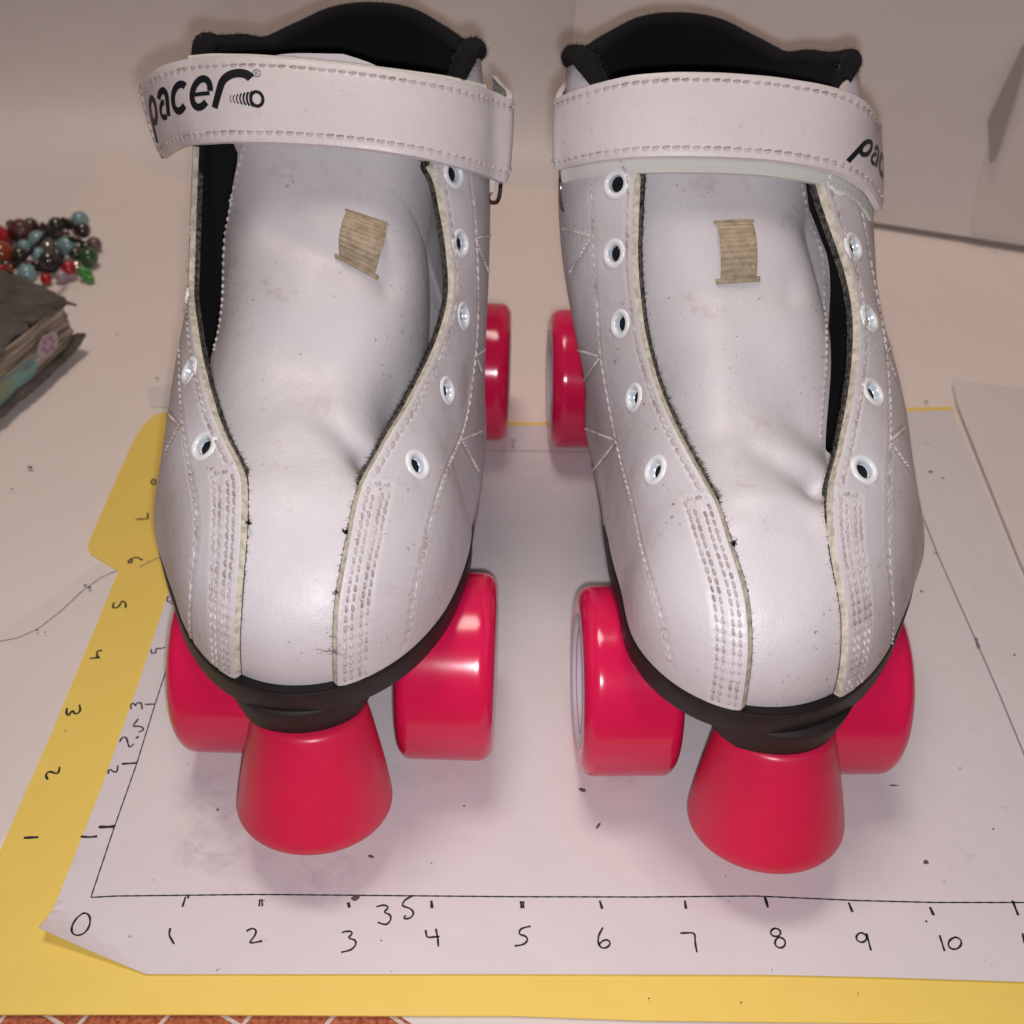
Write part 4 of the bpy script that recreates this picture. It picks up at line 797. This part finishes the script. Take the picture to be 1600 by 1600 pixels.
G = np.array([[bookpt(a, .24+.05*math.sin(z*9+a*.8)+.03*math.sin(z*33+a*2.3)+RNG.normal(0, .006), z) for z in zz] for a in aa]); G3 = np.array([[bookpt(.18+.04*math.sin(z*21)+.015*RNG.normal(), b_, z) for z in zz] for b_ in np.linspace(.24, 4.8, 90)])
mb = MB(); mb.grid(G); mb.grid(G3, flip=True); mb.build('pages', M['pages'], bk)
deco = MB()
def face(a, z, h=.0): return bookpt(a, .17-h, z)
def blob(a, z, ra, rz, mi, k=14, h=0.): V = [face(a+ra*math.cos(x)*RNG.uniform(.85, 1.1), z+rz*math.sin(x)*RNG.uniform(.85, 1.1), h) for x in np.arange(k)*2*math.pi/k]; deco.add(V, [tuple(range(k))], mi)
blob(2.6, .50, .9, .22, 0); blob(1.75, .52, .42, .20, 0, h=.01); blob(3.4, .40, .5, .12, 0, h=.01); blob(.95, .66, .34, .24, 1); blob(2.45, .58, .35, .15, 2, h=.012)
for k in range(9): x = math.radians(200-k*24); a, z = 1.65, .66; d = np.array([math.cos(x), -abs(math.sin(x))*.8]); p = [face(a-d[0]*.05, z+d[1]*.05+.1, .03), face(a-d[0]*.3-.02, z+d[1]*.26+.1, .03), face(a-d[0]*.3+.03, z+d[1]*.26+.1, .03)]; deco.add(p, [(0, 1, 2)], 3)
for k in range(6): x = k*1.05; blob(.95+.16*math.cos(x), .66+.12*math.sin(x), .05, .045, 4, 8, .02)
deco.build('page_stickers', [new_mat('teal_sticker', (.22, .42, .38), .6)[0], new_mat('lilac_sticker', (.50, .42, .46), .6)[0], new_mat('olive_sticker', (.28, .32, .22), .6)[0], new_mat('brown_print', (.16, .10, .08), .6)[0], new_mat('pink_petal', (.50, .16, .30), .6)[0]], bk, smooth=False)

# ------------------------------------------------------------------ bead bracelet
nc = atz([(80, 400)], 0)[0]; br = empty('bead_bracelet', (nc[0], nc[1], 0)); tag(br, 'heap of strung teal, dark pearl, red and green beads behind the old book', 'bead bracelet')
def bmat(name, col, r=.15, coat=.4, vein=None, metal=0.):
    m, nt, b = new_mat(name, col, r, .6, coat, metal)
    if vein: c = ramp(nt, noise(nt, 160, 5, .7), [(.45, col), (.62, vein)]); nt.links.new(c, b.inputs['Base Color'])
    return m
BM = dict(t=bmat('teal_bead', (.20, .34, .35), .25), d=bmat('dark_pearl', (.05, .048, .035), .14, .8, None, .35), b=bmat('brown_wood_bead', (.10, .028, .02), .4, .3, (.05, .015, .012)), r=bmat('red_bead', (.42, .008, .02), .12), g=bmat('green_bead', (.03, .09, .025), .2), h=bmat('green_glass', (.04, .26, .035), .1, .8), o=bmat('orange_bead', (.28, .05, .015), .2), q=bmat('grey_brown_bead', (.13, .085, .075), .35), s=bmat('silver_spacer', (.6, .55, .48), .2, 0, None, 1.), l=bmat('lilac_bead', (.36, .27, .33), .3))
beads = [(32, 362, 20, 'b', .0), (59, 375, 15, 't', .0), (88, 352, 13.5, 'd', .05), (125, 344, 14, 't', 0), (129, 360, 12.5, 'd', .25), (105, 384, 16, 't', .15), (147, 382, 12, 'q', 0), (138, 402, 16, 'g', 0), (31, 398, 13, 'd', .1), (76, 407, 16, 'd', .1), (107, 419, 12, 'r', .1), (72, 436, 9.5, 'r', 0), (43, 428, 16, 't', .15), (134, 428, 11, 'h', .0), (128, 422, 7, 'h', .15), (141, 436, 7, 'h', .0), (3, 396, 20, 'o', 0), (-6, 372, 22, 'r', 0), (2, 420, 7, 'r', .2), (38, 385, 11, 't', 0), (96, 431, 11, 'l', 0), (58, 357, 5, 's', 0), (8, 371, 5, 's', .2), (118, 411, 4, 's', .1), (92, 425, 4, 's', 0), (69, 358, 6, 'd', 0), (106, 345, 5, 'd', 0), (110, 365, 5, 's', .1), (17, 418, 7, 'o', .1), (12, 380, 8, 'b', .1), (-25, 400, 20, 't', 0), (-40, 372, 18, 'd', 0), (48, 352, 12, 'd', .1), (70, 360, 11, 'b', .1), (90, 398, 12, 'd', .0), (118, 396, 11, 'd', .1), (60, 398, 12, 't', .25), (18, 352, 9, 'd', 0), (108, 352, 9, 'd', .1)]
for k_ in range(34): beads.append((RNG.uniform(6, 138), RNG.uniform(352, 424), RNG.uniform(7, 12), RNG.choice(list('dddbdqsd')), 0))
for x, y, r, k, up in beads:
    q = rays([(x, y)])[0]; R_ = r/1787.8*np.linalg.norm(24*q)*.97; zc = R_+up-.06; c = atz([(x, y)], zc)[0]; d = np.linalg.norm(c-CAM); R_ = r/1787.8*((c-CAM)@AF)
    mb = MB(); an = np.linspace(0, math.pi, 17); axb = RNG.normal(0, 1, 3); mb.lathe([(max(R_*math.sin(v), 1e-4)*(1+(.06*math.sin(9*v) if k in 'bh' else 0)), -R_*math.cos(v)*(.95)) for v in an], c, axb, 24); mb.build('bead', BM[k], br)
cdm = MB()
for P in ([(22, 416), (38, 402), (50, 392), (62, 378), (72, 366)], [(98, 342), (108, 350), (120, 356)], [(66, 350), (76, 362), (84, 372), (98, 372), (112, 374), (128, 378)], [(56, 420), (66, 422), (84, 424), (96, 410)]): cdm.tube(smooth_path(atz(P, .5), 20, 2), .05, 8)
cdm.build('cord', new_mat('black_cord', (.012, .012, .012), .7, .3)[0], br)
